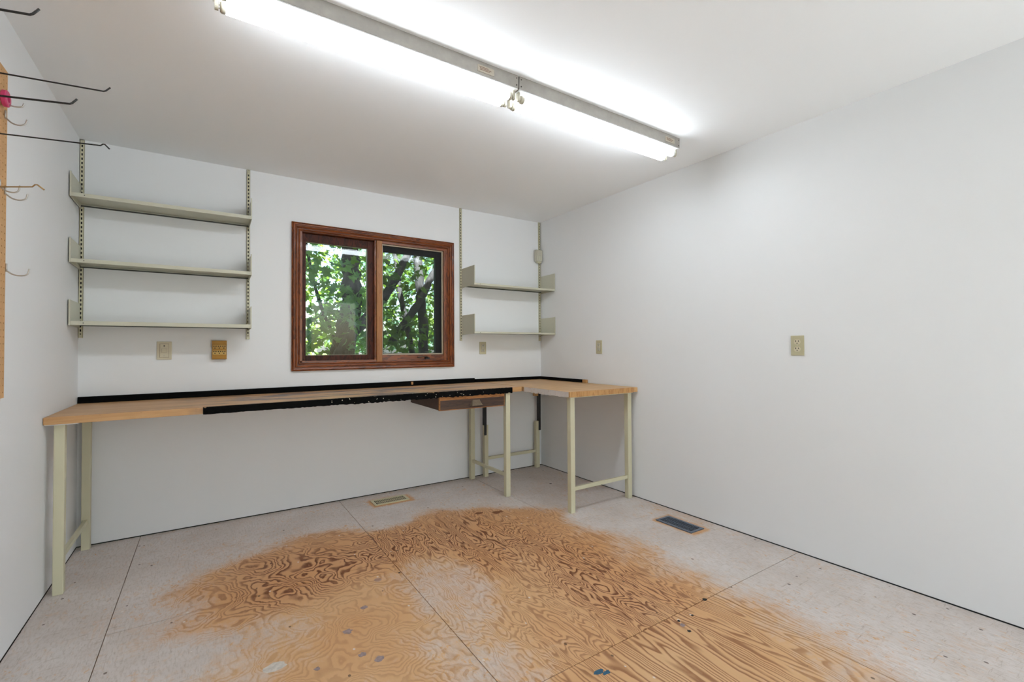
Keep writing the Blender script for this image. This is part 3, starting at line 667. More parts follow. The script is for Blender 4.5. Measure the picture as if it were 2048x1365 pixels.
def duplex(wall, u, z, w, h, label):
    m = frame_at(wall, u, z)
    o = empty('duplex_outlet', m.translation, label, 'outlet')
    lbox('plate', m, (-w / 2, w / 2, -h / 2, h / 2, 0, 0.006), M['almond'], o, 0.0025)
    for s in (1, -1):
        r = ldisc('receptacle', m, 0, s * 0.0205, 0.0170, 0.0055, 0.0082, M['ivory'], o, 20, 0.0135)
        for x, hh in ((-0.0072, 0.0048), (0.0072, 0.0040)): lbox('slot', m, (x - 0.0018, x + 0.0018, s * 0.0205 + 0.0045 - hh, s * 0.0205 + 0.0045 + hh, 0.0078, 0.0086), M['slot'], r)
        ldisc('ground_hole', m, 0, s * 0.0205 - 0.0078, 0.003, 0.0078, 0.0086, M['slot'], r)
    ldisc('screw', m, 0, 0, 0.0028, 0.005, 0.0072, M['socket'], o)
    return o
def insert_plate(name, wall, u, z, w, h, plate, insert, label, cat, ew, eh):
    m = frame_at(wall, u, z)
    o = empty(name, m.translation, label, cat)
    lbox('plate', m, (-w / 2, w / 2, -h / 2, h / 2, 0, 0.006), plate, o, 0.0025)
    lbox('insert_gap', m, (-ew / 2 - 0.0022, ew / 2 + 0.0022, -eh / 2 - 0.0022, eh / 2 + 0.0022, 0.0055, 0.0066), M['pull'], o)
    ins = lbox('insert', m, (-ew / 2, ew / 2, -eh / 2, eh / 2, 0.0055, 0.0095), insert, o, 0.0015)
    return m, o, ins
m, o, i = insert_plate('wall_plate', 'back', 0.4115, 1.1665, 0.078, 0.116, M['ivory'], M['ivory'], 'ivory wall plate with square button, under the lowest long shelf', 'wall plate', 0.044, 0.086)
lbox('button_gap', m, (-0.0135, 0.0135, -0.0135, 0.0135, 0.0090, 0.0100), M['pull'], i)
lbox('button', m, (-0.012, 0.012, -0.012, 0.012, 0.0092, 0.0118), M['ivory'], i, 0.001)
for y in (0.030, -0.033): ldisc('screw_hole', m, 0, y, 0.0042, 0.0090, 0.0101, M['slot'] if y > 0 else M['socket'], i)
def decora_outlet(wall, u, z, label, pm, im):
    m, o, i = insert_plate('grounded_outlet', wall, u, z, 0.070, 0.114, pm, im, label, 'outlet', 0.033, 0.066)
    for s in (1, -1):
        for x in (-0.0065, 0.0065): lbox('slot', m, (x - 0.0016, x + 0.0016, s * 0.021 - 0.001, s * 0.021 + 0.007, 0.0092, 0.0101), M['slot'], i)
        ldisc('ground_hole', m, 0, s * 0.021 - 0.007, 0.0026, 0.0092, 0.0101, M['slot'], i)
    lbox('test_button', m, (-0.008, 0.008, -0.0055, 0.0055, 0.0092, 0.0108), pm, i, 0.0006)
    return o
decora_outlet('back', 2.775, 1.174, 'beige outlet plate on the back wall below the lower short shelf', M['almond'], M['grey_ivory'])
decora_outlet('right', -0.8355, 1.177, 'small pale outlet plate on the right wall above the side bench', M['almond'], M['grey_ivory'])
duplex('right', -2.429, 1.1755, 0.070, 0.113, 'almond duplex outlet alone in the middle of the right wall')

# six-way gold outlet adapter: two rows of sockets on the slopes of a hollowed front
u0, z0 = 0.7115, 1.169
o = empty('outlet_adapter', (u0, 0, z0), 'gold six-socket outlet adapter on the wall left of the window', 'outlet')
bm = bmesh.new()
prof = [(-0.0004, 0.063), (-0.034, 0.063), (-0.036, 0.060), (-0.036, 0.038), (-0.017, 0.005), (-0.017, -0.001), (-0.036, -0.034), (-0.036, -0.060), (-0.034, -0.063), (-0.0004, -0.063)]
add_prism(bm, [(y, z0 + z) for y, z in prof], 'x', u0 - 0.042, u0 + 0.042)
body = link_mesh('body', bm, M['gold'], o)
def slope(za, zb, ya, yb, name, mat, off):
    bm = bmesh.new()
    v = [bm.verts.new(p) for p in ((u0 - 0.039, ya - off, z0 + za), (u0 + 0.039, ya - off, z0 + za), (u0 + 0.039, yb - off, z0 + zb), (u0 - 0.039, yb - off, z0 + zb))]
    r = bmesh.ops.extrude_face_region(bm, geom=[bm.faces.new(v)])
    bmesh.ops.translate(bm, verts=[e for e in r['geom'] if isinstance(e, bmesh.types.BMVert)], vec=(0, off * 0.9, 0))
    return link_mesh(name, bm, mat, body)
up = slope(0.036, 0.006, -0.0350, -0.0177, 'socket_face', M['gold_face'], 0.0022)
lo = slope(-0.002, -0.032, -0.0177, -0.0350, 'socket_face', M['gold_face'], 0.0022)
for row, (za, ya, zb, yb) in enumerate(((0.036, -0.0350, 0.006, -0.0177), (-0.002, -0.0177, -0.032, -0.0350))):
    for c in range(3):
        for dx, t in ((-0.006, 0.33), (0.006, 0.33), (0.0, 0.74)):
            x = u0 + (c - 1) * 0.0255 + dx; zz = z0 + za + (zb - za) * t; yy = ya + (yb - ya) * t - 0.0024
            box('slot', x - 0.0028, x + 0.0028, yy - 0.001, yy + 0.003, zz - 0.0046, zz + 0.0046, M['slot'], body)

# ------------------------------------------------------------------ long workbench
BT = 0.036
bench = empty('workbench', (1.37, -0.34, 0), 'long wooden workbench with black front edge, under the window', 'workbench', 'L-shaped workbenches')
def slab(name, poly_top, th, mat, par):
    bm = bmesh.new()
    a = [bm.verts.new(p) for p in poly_top]; b = [bm.verts.new((p[0], p[1], p[2] - th)) for p in poly_top]
    n = len(a); bm.faces.new(a); bm.faces.new(b[::-1])
    for i in range(n): bm.faces.new((a[i], b[i], b[(i + 1) % n], a[(i + 1) % n]))
    bmesh.ops.bevel(bm, geom=bm.edges[:], offset=0.0025, segments=2, affect='EDGES')
    return link_mesh(name, bm, mat, par)
ZL, ZR = 0.8545, 0.860
def ztop(x): return ZL + (ZR - ZL) * x / 2.75
slab('bench_top', [(0.002, -0.002, ZL), (0.002, -0.705, ZL), (1.2, -0.682, ztop(1.2)), (2.745, -0.676, ZR), (2.757, -0.664, ZR), (2.757, -0.002, ZR)], BT, M['bench_long'], bench)
# ragged black edging along the front
def fy(x): return -0.705 + (0.705 - 0.682) * min(x, 1.2) / 1.2 + (0.006 * (x - 1.2) / 1.55 if x > 1.2 else 0)
bm = bmesh.new(); prev = None
n = 170; xa, xb = 0.625, 2.655
rng = random.Random(3)
for k in range(n + 1):
    x = xa + (xb - xa) * k / n
    rag = 0.3 + 0.7 * smooth01(0.9, 1.7, x)
    zt = ztop(x) + 0.0012 - rag * 0.003 * rng.random() - (0.006 if rng.random() < 0.05 * rag else 0)
    zb = ztop(x) - BT - 0.002 - rag * 0.008 * rng.random()
    yf = fy(x) - 0.004 - 0.0015 * rng.random()
    lap = 0.006 + rag * 0.014 * rng.random()
    ring = [bm.verts.new(p) for p in ((x, fy(x) + lap, ztop(x) + 0.0012), (x, yf + 0.002, zt), (x, yf, zt - 0.003), (x, yf, zb + 0.003), (x, yf + 0.003, zb), (x, fy(x) + 0.006, ztop(x) - BT - 0.0012))]
    if prev:
        for i in range(5): bm.faces.new((prev[i], prev[i + 1], ring[i + 1], ring[i]))
        bm.faces.new((prev[5], prev[0], ring[0], ring[5]))
    else: bm.faces.new(ring)
    prev = ring
bm.faces.new(prev[::-1])
tag(link_mesh('edge_strip', bm, M['black'], bench), 'ragged black edging strip')
# pale paint flecks on the edging
bm = bmesh.new()
for k in range(26):
    x = rng.uniform(1.2, 2.4); z = ztop(x) - rng.uniform(0.004, 0.034); r = rng.uniform(0.001, 0.0026); y = fy(x) - 0.0062
    add_box(bm, x - r, x + r, y - 0.0004, y + 0.002, z - r, z + r)
tag(link_mesh('paint_flecks', bm, M['ivory'], bench), kind='stuff')
bm = bmesh.new()
add_prism(bm, [(-0.018, ZR - 0.004), (-0.018, 0.898), (-0.016, 0.900), (-0.001, 0.900), (-0.001, ZR - 0.004)], 'x', 0.003, 2.682)
for v in bm.verts:
    v.co.z += (v.co.x - 2.682) / 2.68 * 0.007
tag(link_mesh('backsplash', bm, M['black'], bench), 'black strip along the wall')
bm = bmesh.new(); add_box(bm, 2.072, 2.090, -0.024, -0.016, 0.868, 0.893, 0.003); link_mesh('torn_patch', bm, M['pine'], bench)

LEG = 0.040
def leg(par, xc, yc, ztop_, flange=True):
    bm = bmesh.new(); h = LEG / 2
    add_box(bm, xc - h, xc + h, yc - h, yc + h, 0.0, ztop_, 0.004)
    l = link_mesh('leg', bm, M['enamel'], par)
    return l
def stretcher(par, p, q, z, hh=0.024, tt=0.018, mat='enamel'):
    p = Vector(p); q = Vector(q); bm = bmesh.new()
    d = (q - p); L = d.length; d.normalize(); n = Vector((-d.y, d.x, 0))
    vs = [p + n * (s * tt / 2) + Vector((0, 0, zz)) + d * t for t in (0, L) for s in (-1, 1) for zz in (z - hh / 2, z + hh / 2)]
    V = [bm.verts.new(v) for v in vs]
    for f in ((0, 1, 3, 2), (4, 6, 7, 5), (0, 4, 5, 1), (2, 3, 7, 6), (0, 2, 6, 4), (1, 5, 7, 3)): bm.faces.new([V[i] for i in f])
    return link_mesh('stretcher', bm, M[mat], par)
zu = ZL - BT
leg(bench, 0.052, -0.652, zu - 0.003); leg(bench, 0.052, -0.055, zu + 0.0003)
leg(bench, 2.627, -0.640, ztop(2.627) - BT); leg(bench, 2.630, -0.055, ztop(2.63) - BT)
stretcher(bench, (0.052, -0.632, 0), (0.052, -0.075, 0), 0.165)
stretcher(bench, (2.627, -0.620, 0), (2.630, -0.075, 0), 0.165)
box('top_rail', 0.004, 0.125, -0.700, -0.012, zu - 0.0035, zu - 0.0003, M['white_metal'], bench)
box('top_rail', 2.607, 2.650, -0.64, -0.012, ztop(2.63) - BT - 0.012, ztop(2.63) - BT - 0.0006, M['enamel'], bench)
# drawer under the bench
dx0, dx1, dyf, dyb = 2.036, 2.590, -0.662, -0.10
dz0, dz1 = 0.7195, 0.8205
dr = empty('drawer', (2.32, dyf, dz0), None, None); dr.parent = bench; dr.location = Vector((2.32, dyf, dz0)) - Vector(bench.location)
bm = bmesh.new()
add_prism(bm, [(dyf + 0.016, dz0 + 0.004), (dyf + 0.016, dz1), (dyb, dz1), (dyb, dz0 + 0.012)], 'x', dx0 + 0.002, dx0 + 0.014)
link_mesh('drawer_side', bm, M['drawer_wood'], dr)
box('drawer_side', dx1 - 0.014, dx1 - 0.002, dyf + 0.016, dyb, dz0 + 0.004, dz1, M['drawer_wood'], dr)
box('drawer_bottom', dx0 + 0.014, dx1 - 0.014, dyf + 0.016, dyb, dz0 + 0.006, dz0 + 0.014, M['drawer_wood'], dr)
box('drawer_back', dx0 + 0.014, dx1 - 0.014, dyb - 0.014, dyb, dz0 + 0.014, dz1, M['drawer_wood'], dr)
box('drawer_front', dx0 + 0.006, dx1 - 0.006, dyf - 0.006, dyf + 0.012, dz0 + 0.006, dz1 - 0.027, M['drawer_wood'], dr, 0.002)
box('front_edging', dx0, dx1, dyf - 0.003, dyf + 0.016, dz1 - 0.028, dz1, M['drawer_edge'], dr, 0.002)
box('front_edging', dx0, dx1, dyf - 0.003, dyf + 0.016, dz0, dz0 + 0.0065, M['drawer_edge'], dr, 0.001)
box('front_edging', dx0, dx0 + 0.0065, dyf - 0.003, dyf + 0.016, dz0 + 0.006, dz1 - 0.0285, M['drawer_edge'], dr, 0.001)
box('front_edging', dx1 - 0.0065, dx1, dyf - 0.003, dyf + 0.016, dz0 + 0.006, dz1 - 0.0285, M['drawer_edge'], dr, 0.001)
# trapezoid bin pull
bm = bmesh.new(); hx, hz = 2.335, 0.762
out = [(hx - 0.052, hz - 0.020), (hx + 0.052, hz - 0.020), (hx + 0.030, hz + 0.022), (hx - 0.030, hz + 0.022)]
back = [bm.verts.new((x, dyf - 0.006, z)) for x, z in out]
fr = [bm.verts.new((hx + (x - hx) * 0.86, dyf - 0.030 if z < hz else dyf - 0.012, z + (0.0 if z < hz else -0.004))) for x, z in out]
for i in range(1, 4): bm.faces.new((back[i], back[(i + 1) % 4], fr[(i + 1) % 4], fr[i]))
bm.faces.new(fr)
bmesh.ops.solidify(bm, geom=bm.faces[:], thickness=0.002)
tag(link_mesh('pull', bm, M['pull'], dr), 'worn metal bin pull')

# ------------------------------------------------------------------ side workbench along the right wall
side = empty('workbench', (3.1, -0.64, 0), 'short pale wooden workbench against the right wall', 'workbench', 'L-shaped workbenches')
SZ = 0.860
slab('bench_top', [(2.762, -0.002, SZ), (2.762, -1.240, SZ), (3.400, -1.246, SZ), (3.400, -0.002, SZ)], BT, M['bench_side'], side)
slab('end_strip', [(3.4006, -0.002, SZ), (3.4006, -1.256, SZ), (W - 0.003, -1.256, SZ), (W - 0.003, -0.002, SZ)], BT, M['bench_side'], side)
box('front_strip', 2.750, 3.3995, -1.262, -1.2468, SZ - BT - 0.001, SZ + 0.0004, M['pine'], side, 0.002)
bm = bmesh.new(); prev = None                         # flaking pale paint on the inner edge
for k in range(50):
    y = -0.690 - 0.556 * k / 49; a = rng.random()
    ring = [bm.verts.new(p) for p in ((2.7615, y, SZ - 0.001), (2.7575 - 0.002 * a, y, SZ - 0.001), (2.7565 - 0.002 * a, y, SZ - BT - 0.006 * a), (2.7615, y, SZ - BT))]
    if prev:
        for i in range(4): bm.faces.new((prev[i], prev[(i + 1) % 4], ring[(i + 1) % 4], ring[i]))
    else: bm.faces.new(ring)
    prev = ring
bm.faces.new(prev[::-1])
tag(link_mesh('inner_edge', bm, M['pale_paint'], side), 'flaking whitish painted edge')
tag(box('backsplash', 2.690, W - 0.002, -0.018, -0.001, SZ + 0.0005, 0.889, M['black'], side, 0.001), 'black strip in the corner')
tag(box('backsplash', W - 0.018, W - 0.001, -0.640, -0.019, SZ + 0.0005, 0.888, M['black'], side, 0.001), 'black strip along the right wall')
box('strip_end', W - 0.022, W - 0.001, -0.690, -0.641, SZ + 0.0005, 0.889, M['pine'], side, 0.002)
leg(side, 2.806, -1.205, SZ - BT); leg(side, 3.388, -1.205, SZ - BT)
stretcher(side, (2.826, -1.205, 0), (3.368, -1.205, 0), 0.165, 0.026)
box('top_rail', 2.775, 3.415, -1.228, -1.185, SZ - BT - 0.010, SZ - BT - 0.0005, M['enamel'], side)
# rear pair: short legs lengthened with black angle iron and wood blocks
for xc in (2.768, 3.352):
    zl = 0.47 if xc < 3 else 0.455
    bm = bmesh.new(); add_box(bm, xc - 0.02, xc + 0.02, -0.078, -0.038, 0, zl, 0.004); link_mesh('leg', bm, M['enamel'], side)
    bm = bmesh.new()
    xs = xc - 0.026 if xc < 3 else xc + 0.006
    add_box(bm, xs, xs + 0.024, -0.084, -0.0785, zl - 0.09, 0.735, 0.001); add_box(bm, xs, xs + 0.004, -0.0785, -0.05, zl + 0.001, 0.735, 0.001)
    link_mesh('angle_iron', bm, M['black_iron'], side)
    box('wood_block', xc - 0.034, xc + 0.022, -0.075, -0.040, 0.700, SZ - BT - 0.0005, M['pine'], side, 0.002)
stretcher(side, (2.788, -0.058, 0), (3.332, -0.058, 0), 0.165, 0.026)

# ------------------------------------------------------------------ floor registers
def register(x0, x1, y0, y1, mat, label, along):
    r = empty('floor_register', ((x0 + x1) / 2, (y0 + y1) / 2, 0), label, 'floor vent', 'floor registers')
    h = 0.006; e = 0.020
    bm = bmesh.new()
    add_box(bm, x0, x1, y0, y0 + e, 0.0003, h, 0.0015); add_box(bm, x0, x1, y1 - e, y1, 0.0003, h, 0.0015)
    add_box(bm, x0, x0 + e, y0 + e, y1 - e, 0.0003, h, 0.0015); add_box(bm, x1 - e, x1, y0 + e, y1 - e, 0.0003, h, 0.0015)
    link_mesh('frame', bm, mat, r)
    box('throat_shade', x0 + e - 0.002, x1 - e + 0.002, y0 + e - 0.002, y1 - e + 0.002, 0.0002, 0.0012, M['slot'], r)  # near-black sheet stands in for the shaded duct below the louvres
    L = (x1 - x0 if along == 'x' else y1 - y0) - 2 * e; n = 19
    first = None
    for k in range(1, n):
        t = L * k / n
        if first is None:
            bm = bmesh.new()
            q = [(-0.0023, 0.0034), (0.0023, 0.0034), (0.0023, 0.0054), (-0.0023, 0.0054)]
            if along == 'x': add_prism(bm, [(x0 + e + t + a, z) for a, z in q], 'y', y0 + e, y1 - e)
            else: add_prism(bm, [(y1 - e - t - a, z) for a, z in q], 'x', x0 + e, x1 - e)
            first = link_mesh('louvre', bm, mat, r); t0 = t
        else:
            c = first.copy(); COL.objects.link(c); c.parent = r
            c.location = (t - t0, 0, 0) if along == 'x' else (0, -(t - t0), 0)
    if along == 'x': box('damper_bar', x0 + e, x1 - e, (y0 + y1) / 2 - 0.003, (y0 + y1) / 2 + 0.003, 0.0014, 0.0035, mat, r)
    else: box('damper_bar', (x0 + x1) / 2 - 0.003, (x0 + x1) / 2 + 0.003, y0 + e, y1 - e, 0.0014, 0.0035, mat, r)
    return r
register(*VENTS[0], M['vent_beige'], 'beige metal floor register under the window', 'x')
register(*VENTS[1], M['vent_blue'], 'blue-grey metal floor register by the right wall', 'y')

# ------------------------------------------------------------------ pegboard and hooks
PX = 0.018
def pegboard():
    y1, y0, z0, z1 = -1.270, -3.000, 0.996, 2.206
    o = empty('pegboard', (0.01, (y0 + y1) / 2, z0), 'tan perforated pegboard on the left wall', 'pegboard')
    pit = 0.0254; r = 0.0032; seg = 6
    ny = int((y1 - y0) / pit); nz = int((z1 - z0) / pit)
    my = ((y1 - y0) - ny * pit) / 2; mz = ((z1 - z0) - nz * pit) / 2
    V = []; Fc = []
    hexa = [(r * math.cos(2 * PI * k / 8 + PI / 8), r * math.sin(2 * PI * k / 8 + PI / 8)) for k in range(8)]
    c = pit / 2
    sq = [(c, c * .4142), (c * .4142, c), (-c * .4142, c), (-c, c * .4142), (-c, -c * .4142), (-c * .4142, -c), (c * .4142, -c), (c, -c * .4142)]
    sq = [sq[(k) % 8] for k in range(8)]
    for i in range(ny):
        for j in range(nz):
            cy = y1 - my - (i + .5) * pit; cz = z0 + mz + (j + .5) * pit; b = len(V)
            V += [(PX, cy + a, cz + d) for a, d in hexa] + [(PX, cy + a, cz + d) for a, d in sq] + [(PX - 0.005, cy + a, cz + d) for a, d in hexa]
            V += [(PX, cy + c, cz + c), (PX, cy - c, cz + c), (PX, cy - c, cz - c), (PX, cy + c, cz - c)]
            for k in range(8):
                k2 = (k + 1) % 8
                Fc.append((b + k, b + 8 + k, b + 8 + k2, b + k2)); Fc.append((b + k, b + k2, b + 16 + k2, b + 16 + k))
            Fc += [(b + 8, b + 24, b + 9), (b + 10, b + 25, b + 11), (b + 12, b + 26, b + 13), (b + 14, b + 27, b + 15)]
    bm = bmesh.new(); me = bpy.data.meshes.new('t'); me.from_pydata(V, [], Fc); bm.from_mesh(me); bpy.data.meshes.remove(me)
    # margins round the hole field, board edges and dark back
    ya, yb, za, zb = y1 - my - ny * pit, y1 - my, z0 + mz, z0 + mz + nz * pit
    for a in ((y0, ya, z0, z1), (yb, y1, z0, z1), (ya, yb, z0, za), (ya, yb, zb, z1)):
        add_box(bm, PX - 0.005, PX, *a)
    og = org(o); bmesh.ops.translate(bm, verts=bm.verts, vec=-og)
    me = bpy.data.meshes.new('board'); bm.to_mesh(me); bm.free(); me.materials.append(M['pegboard'])
    b = bpy.data.objects.new('board', me); COL.objects.link(b); b.parent = o
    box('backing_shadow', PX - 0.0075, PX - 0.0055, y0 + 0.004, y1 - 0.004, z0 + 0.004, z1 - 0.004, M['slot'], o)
    for z in (z0 - 0.012, (z0 + z1) / 2, z1 - 0.05): box('furring_strip', 0.0004, PX - 0.0078, y0 + 0.01, y1 - 0.006, z, z + 0.035, M['pine'], o)
    return o
pegboard()
HG = 'pegboard hooks'
def hook(label, Y, z, L, tilt, rad, mat, end):
    c, s = math.cos(tilt), math.sin(tilt)
    def P(d, e): return Vector((PX + 0.003 + d * c - e * s, Y, z + d * s + e * c))
    if end == 'up': tip = [P(L - 0.002, 0), P(L + 0.004, 0.003), P(L + 0.018, 0.018)]
    else: tip = [P(L, 0.0), P(L + 0.007, 0.006), P(L + 0.012, 0.006), P(L + 0.024, -0.009)]
    base = Vector((PX + 0.003, Y, z))
    h = empty('peg_hook', base, label, 'hook', HG)
    tube('shaft', [base] + [P(L * k / 6, 0) for k in range(1, 6)] + tip, rad, mat, h, 8)
    bm = bmesh.new(); add_tube(bm, [base + Vector((0, 0, -0.003)), base + Vector((0.0, 0, 0.03)), base + Vector((-0.012, 0, 0.034))], rad * 0.9, 8)
    link_mesh('back_prong', bm, mat, h, True)
    return h
R = math.radians
hook('thick black wire hook, highest of the black pegboard hooks', -2.100, 1.977, 0.25, R(8.7), 0.0030, M['black_wire'], 'up')
hook('long black wire hook just above the pink roll', -1.481, 2.108, 0.30, R(3.9), 0.0028, M['black_wire'], 'up')
hook('black wire hook passing in front of the pink roll', -1.698, 1.937, 0.25, R(7.4), 0.0032, M['black_wire'], 'up')
hook('long black wire hook with a crimped drooping tip, lowest of the black ones', -1.541, 1.880, 0.30, R(4.6), 0.0024, M['black_wire'], 'crimp')
hook('tan wire hook with a bent-down tip', -1.850, 1.606, 0.20, R(10.8), 0.0020, M['brass_wire'], 'crimp')
def j_hook(label, Y, z, L, drop, rise, rad=0.0026):
    base = Vector((PX + 0.003, Y, z))
    h = empty('peg_hook', base, label, 'hook', HG)
    pts = smooth_path([base, base + Vector((L * 0.30, 0, -drop * 0.8)), base + Vector((L * 0.65, 0, -drop)), base + Vector((L * 0.92, 0, -drop * 0.55)), base + Vector((L, 0, rise))], 5)
    tube('curl', pts, rad, M['steel'], h, 8)
    bm = bmesh.new(); add_tube(bm, [base + Vector((0, 0, -0.004)), base + Vector((0.0, 0, 0.026))], rad, 8); link_mesh('back_prong', bm, M['steel'], h, True)
    return h
j_hook('silver curled hook holding the pink roll', -1.345, 2.066, 0.058, 0.010, 0.008)
j_hook('silver curled hook right below the pink roll', -1.300, 2.026, 0.056, 0.020, 0.006)
j_hook('silver curled hook just under the tan wire hook, the outer of two', -1.292, 1.748, 0.058, 0.019, 0.008)
j_hook('silver curled hook just under the tan wire hook, the inner of two', -1.345, 1.758, 0.050, 0.016, 0.012)
j_hook('lone silver curled hook low on the pegboard', -1.272, 1.466, 0.060, 0.016, 0.012)
# pink roll hanging on the hook
pr = empty('tape_roll', (0.045, -1.335, 2.045), 'small pink tape roll hanging on the pegboard', 'tape roll')
bm = bmesh.new(); rings = []
sect = [(0.013, -0.008), (0.026, -0.008), (0.029, -0.005), (0.029, 0.005), (0.026, 0.008), (0.013, 0.008)]
for k in range(28):
    a = 2 * PI * k / 28
    rings.append([bm.verts.new((0.034 + w, -1.352 + r_ * math.cos(a), 2.076 + r_ * math.sin(a))) for r_, w in sect])
for k in range(28):
    A, B = rings[k], rings[(k + 1) % 28]
    for i in range(6): bm.faces.new((A[i], A[(i + 1) % 6], B[(i + 1) % 6], B[i]))
link_mesh('tape', bm, M['pink'], pr, False)

# ------------------------------------------------------------------ outside: lawn and trees
tag(box('added_gravel_ground', -12, 15, -24, -D - T - 0.05, -0.20, -0.06, M['patio']), 'added grey gravel outside the added glass door, unseen behind the viewer', kind='structure')  # unseen ground added to bounce sun in through the added door
tag(box('lawn_ground', -30, 30, 0.6, 45, -1.2, -1.0, M['lawn']), 'shaded lawn beyond the window', kind='structure')

HALF = [(0.0, 0.0), (0.10, -0.05), (0.34, -0.12), (0.28, 0.08), (0.60, 0.20), (0.42, 0.32), (0.46, 0.52), (0.22, 0.46), (0.0, 1.0)]
def leaf_geo(V, Fc, pos, size, rng, up=0.75):
    yaw = rng.uniform(0, 2 * PI); droop = rng.uniform(-0.2, 1.1); rollv = rng.gauss(0, 0.5)
    fwd = Vector((math.cos(yaw) * math.cos(droop), math.sin(yaw) * math.cos(droop), -math.sin(droop)))
    sd = Vector((-math.sin(yaw), math.cos(yaw), 0)); nrm = sd.cross(fwd)
    sd2 = sd * math.cos(rollv) + nrm * math.sin(rollv); nrm = fwd.cross(sd2)
    b = len(V)
    for x, y in HALF: V.append(pos + size * (sd2 * x + fwd * y + nrm * (abs(x) * 0.22 - 0.12 * y * y)))
    for x, y in HALF[1:-1]: V.append(pos + size * (-sd2 * x + fwd * y + nrm * (abs(x) * 0.22 - 0.12 * y * y)))
    Fc.append(tuple(b + i for i in range(9)))
    Fc.append((b, b + 8) + tuple(b + 9 + i for i in range(6, -1, -1)))
def foliage(name, clusters, per, rad, size, mat, parent, rng):
    V = []; Fc = []
    for c in clusters:
        for k in range(per):
            p = Vector(c) + Vector((rng.gauss(0, rad), rng.gauss(0, rad), rng.gauss(0, rad * 0.6)))
            leaf_geo(V, Fc, p, size * rng.uniform(0.6, 1.25), rng)
    og = org(parent)
    me = bpy.data.meshes.new(name); me.from_pydata([v - og for v in V], [], Fc); me.materials.append(mat)
    o = bpy.data.objects.new(name, me); COL.objects.link(o); o.parent = parent
    return tag(o, kind='stuff')
def bark_tube(name, pts, r0, r1, parent, n=6, rng=random):
    P = smooth_path(pts, n); m = len(P)
    P = [p + Vector((rng.gauss(0, r0 * .07), rng.gauss(0, r0 * .07), 0)) for p in P]
    R_ = [(r0 + (r1 - r0) * i / (m - 1)) * (1 + rng.gauss(0, 0.05)) for i in range(m)]
    return tube(name, P, R_, M['bark'], parent, 14)

rt = random.Random(21)
NEAR_L = [(1.65, 1.7, 1.47), (1.79, 1.7, 1.55), (1.92, 1.7, 1.62), (2.09, 1.7, 1.69), (1.59, 1.7, 1.34), (1.69, 1.7, 1.39), (1.85, 1.7, 1.68), (2.0, 1.7, 1.74), (2.11, 1.7, 1.78), (1.78, 1.7, 1.84), (1.65, 1.7, 2.09), (1.59, 1.7, 1.94), (1.76, 1.7, 2.15), (2.11, 1.7, 2.09), (2.13, 1.7, 1.46), (2.09, 1.7, 1.23)]
NEAR_R = [(2.67, 2.3, 2.32), (2.64, 2.3, 2.1), (2.65, 2.3, 1.62), (2.7, 2.3, 1.45), (2.67, 2.3, 1.27), (2.84, 2.3, 1.34), (2.95, 2.3, 1.23), (2.88, 2.3, 1.45), (3.2, 2.3, 2.28), (3.28, 2.3, 2.01), (2.98, 2.3, 2.02), (3.28, 2.3, 1.55), (3.27, 2.3, 1.23), (2.77, 2.3, 2.11), (3.3, 2.3, 2.39)]
GT = 'trees outside the window'
# maple close to the left light
t1 = empty('maple_tree', (2.10, 2.5, -1.0), 'big maple close outside, thick trunk in the left window light', 'tree', GT)
bark_tube('trunk', [(2.05, 2.5, -1.05), (2.10, 2.55, 0.2), (2.13, 2.6, 1.12), (2.24, 2.65, 1.62), (2.27, 2.7, 2.05), (2.28, 2.8, 2.49), (2.3, 2.9, 3.2), (2.2, 3.0, 4.6)], 0.17, 0.09, t1, 6, rt)
bark_tube('branch', [(2.02, 2.45, 0.6), (2.0, 2.35, 1.0), (2.09, 2.3, 1.2), (2.21, 2.3, 1.39), (2.38, 2.4, 1.56), (2.7, 2.6, 1.9), (2.99, 2.8, 2.32), (3.24, 3.0, 2.73), (3.5, 3.1, 3.3)], 0.085, 0.045, t1, 6, rt)
bark_tube('branch', [(2.13, 2.6, 1.1), (1.95, 2.3, 1.35), (1.75, 2.1, 1.75), (1.60, 2.0, 2.3), (1.5, 1.9, 3.0)], 0.030, 0.010, t1, 6, rt)
bark_tube('branch', [(2.2, 2.6, 1.5), (2.0, 2.1, 1.62), (1.8, 1.8, 1.60), (1.62, 1.65, 1.50)], 0.018, 0.006, t1, 6, rt)
V0 = []; F0 = []
protos = []
for k in range(6):                                   # six leaf shapes shared by the nearest leaves
    V = []; Fc = []; leaf_geo(V, Fc, Vector((0, 0, 0)), 1.0, random.Random(100 + k))
    me = bpy.data.meshes.new('leaf'); me.from_pydata(V, [], Fc); me.materials.append(M['leaf_cool']); protos.append(me)
for k in range(200):
    c = Vector(NEAR_L[k % len(NEAR_L)])
    o = bpy.data.objects.new('leaf', protos[k % 6]); COL.objects.link(o); o.parent = t1
    p = c + Vector((rt.gauss(0, 0.10), rt.gauss(0, 0.18), rt.gauss(0, 0.07)))
    o.location = p - org(t1); sz = 0.10 * rt.uniform(0.7, 1.3); o.scale = (sz, sz, sz)
    o.rotation_euler = (rt.gauss(0, 0.25), rt.gauss(0, 0.25), rt.uniform(0, 6.28))
crown = [(rt.uniform(0.2, 3.6), rt.uniform(2.4, 4.2), rt.uniform(1.0, 4.6)) for k in range(46)] + [(rt.uniform(-1.0, 1.5), rt.uniform(1.6, 3.6), rt.uniform(0.6, 4.0)) for k in range(26)]
foliage('foliage', crown, 30, 0.24, 0.12, M['leaf'], t1, rt)
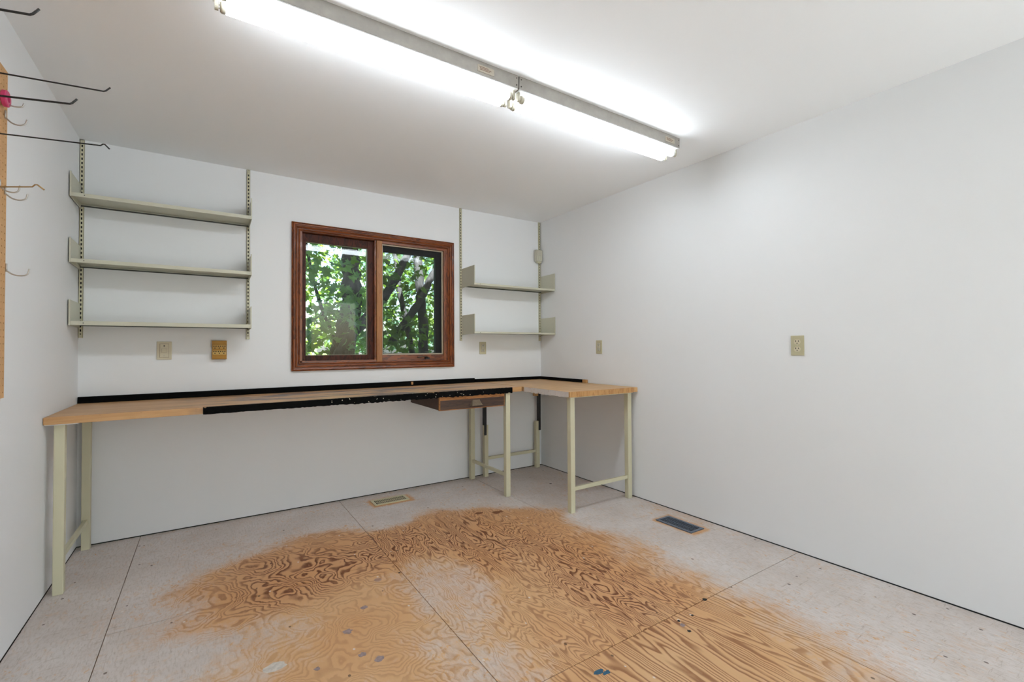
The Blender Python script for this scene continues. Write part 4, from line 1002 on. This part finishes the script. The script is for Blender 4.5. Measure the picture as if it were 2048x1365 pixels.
# slimmer tree with a crossing limb, seen through the right light
t2 = empty('leaning_tree', (3.5, 3.2, -1.0), 'slim dark tree with a crossing limb, in the right window light', 'tree', GT)
bark_tube('trunk', [(3.58, 3.2, -1.05), (3.56, 3.2, 0.2), (3.53, 3.2, 1.11), (3.5, 3.2, 1.8), (3.45, 3.2, 2.3), (3.46, 3.3, 2.71), (3.45, 3.4, 3.4), (3.5, 3.4, 4.6)], 0.090, 0.055, t2, 6, rt)
bark_tube('limb', [(2.92, 3.0, 1.25), (3.06, 3.0, 1.45), (3.21, 3.0, 1.66), (3.4, 3.05, 1.9), (3.54, 3.1, 2.15), (3.67, 3.1, 2.4), (3.96, 3.2, 2.75), (4.4, 3.4, 3.3)], 0.060, 0.05, t2, 6, rt)
bark_tube('stem', [(3.6, 3.5, -1.05), (3.55, 3.5, 0.4), (3.47, 3.5, 1.0), (3.34, 3.5, 1.65), (3.24, 3.5, 2.12), (3.23, 3.6, 2.53), (3.1, 3.7, 3.4)], 0.055, 0.035, t2, 6, rt)
foliage('foliage', NEAR_R, 9, 0.12, 0.10, M['leaf'], t2, rt)
crown = [(rt.uniform(2.6, 5.8), rt.uniform(3.6, 5.4), rt.uniform(0.4, 4.6)) for k in range(60)] + [(rt.uniform(3.9, 5.6), rt.uniform(1.8, 3.6), rt.uniform(0.4, 4.4)) for k in range(24)]
foliage('crown_foliage', crown, 26, 0.26, 0.13, M['leaf_cool'], t2, rt)
# trees farther back
for (x, y, rr, hh, mt, label) in ((1.2, 6.4, 1.5, 5.4, 'leaf_far', 'sunlit yellow-green tree farther back, leftmost through the glass'),
                                  (3.6, 7.4, 1.7, 6.2, 'leaf', 'dark green tree farther back between the two near trunks'),
                                  (6.4, 7.0, 1.8, 6.0, 'leaf_far', 'sunlit yellow-green tree farther back on the right'),
                                  (9.5, 9.5, 2.2, 7.0, 'leaf_cool', 'bluish green tree at the far right beyond the others'),
                                  (-1.6, 6.0, 1.7, 5.6, 'leaf_cool', 'bluish green tree far off to the left outside')):
    t = empty('background_tree', (x, y, -1.0), label, 'tree', GT)
    bark_tube('trunk', [(x, y, -1.05), (x + 0.1, y, 0.8), (x - 0.05, y + 0.1, 2.4), (x + 0.1, y, hh - 1.0)], 0.15, 0.05, t, 5, rt)
    cl = []
    while len(cl) < 70:
        p = Vector((rt.uniform(-1, 1), rt.uniform(-1, 1), rt.uniform(-1, 1)))
        if 0.35 < p.length < 1: cl.append((x + p.x * rr, y + p.y * rr * 0.8, hh * 0.42 + p.z * hh * 0.56))
    foliage('foliage', cl, 26, 0.34, 0.17, M[mt], t, rt)
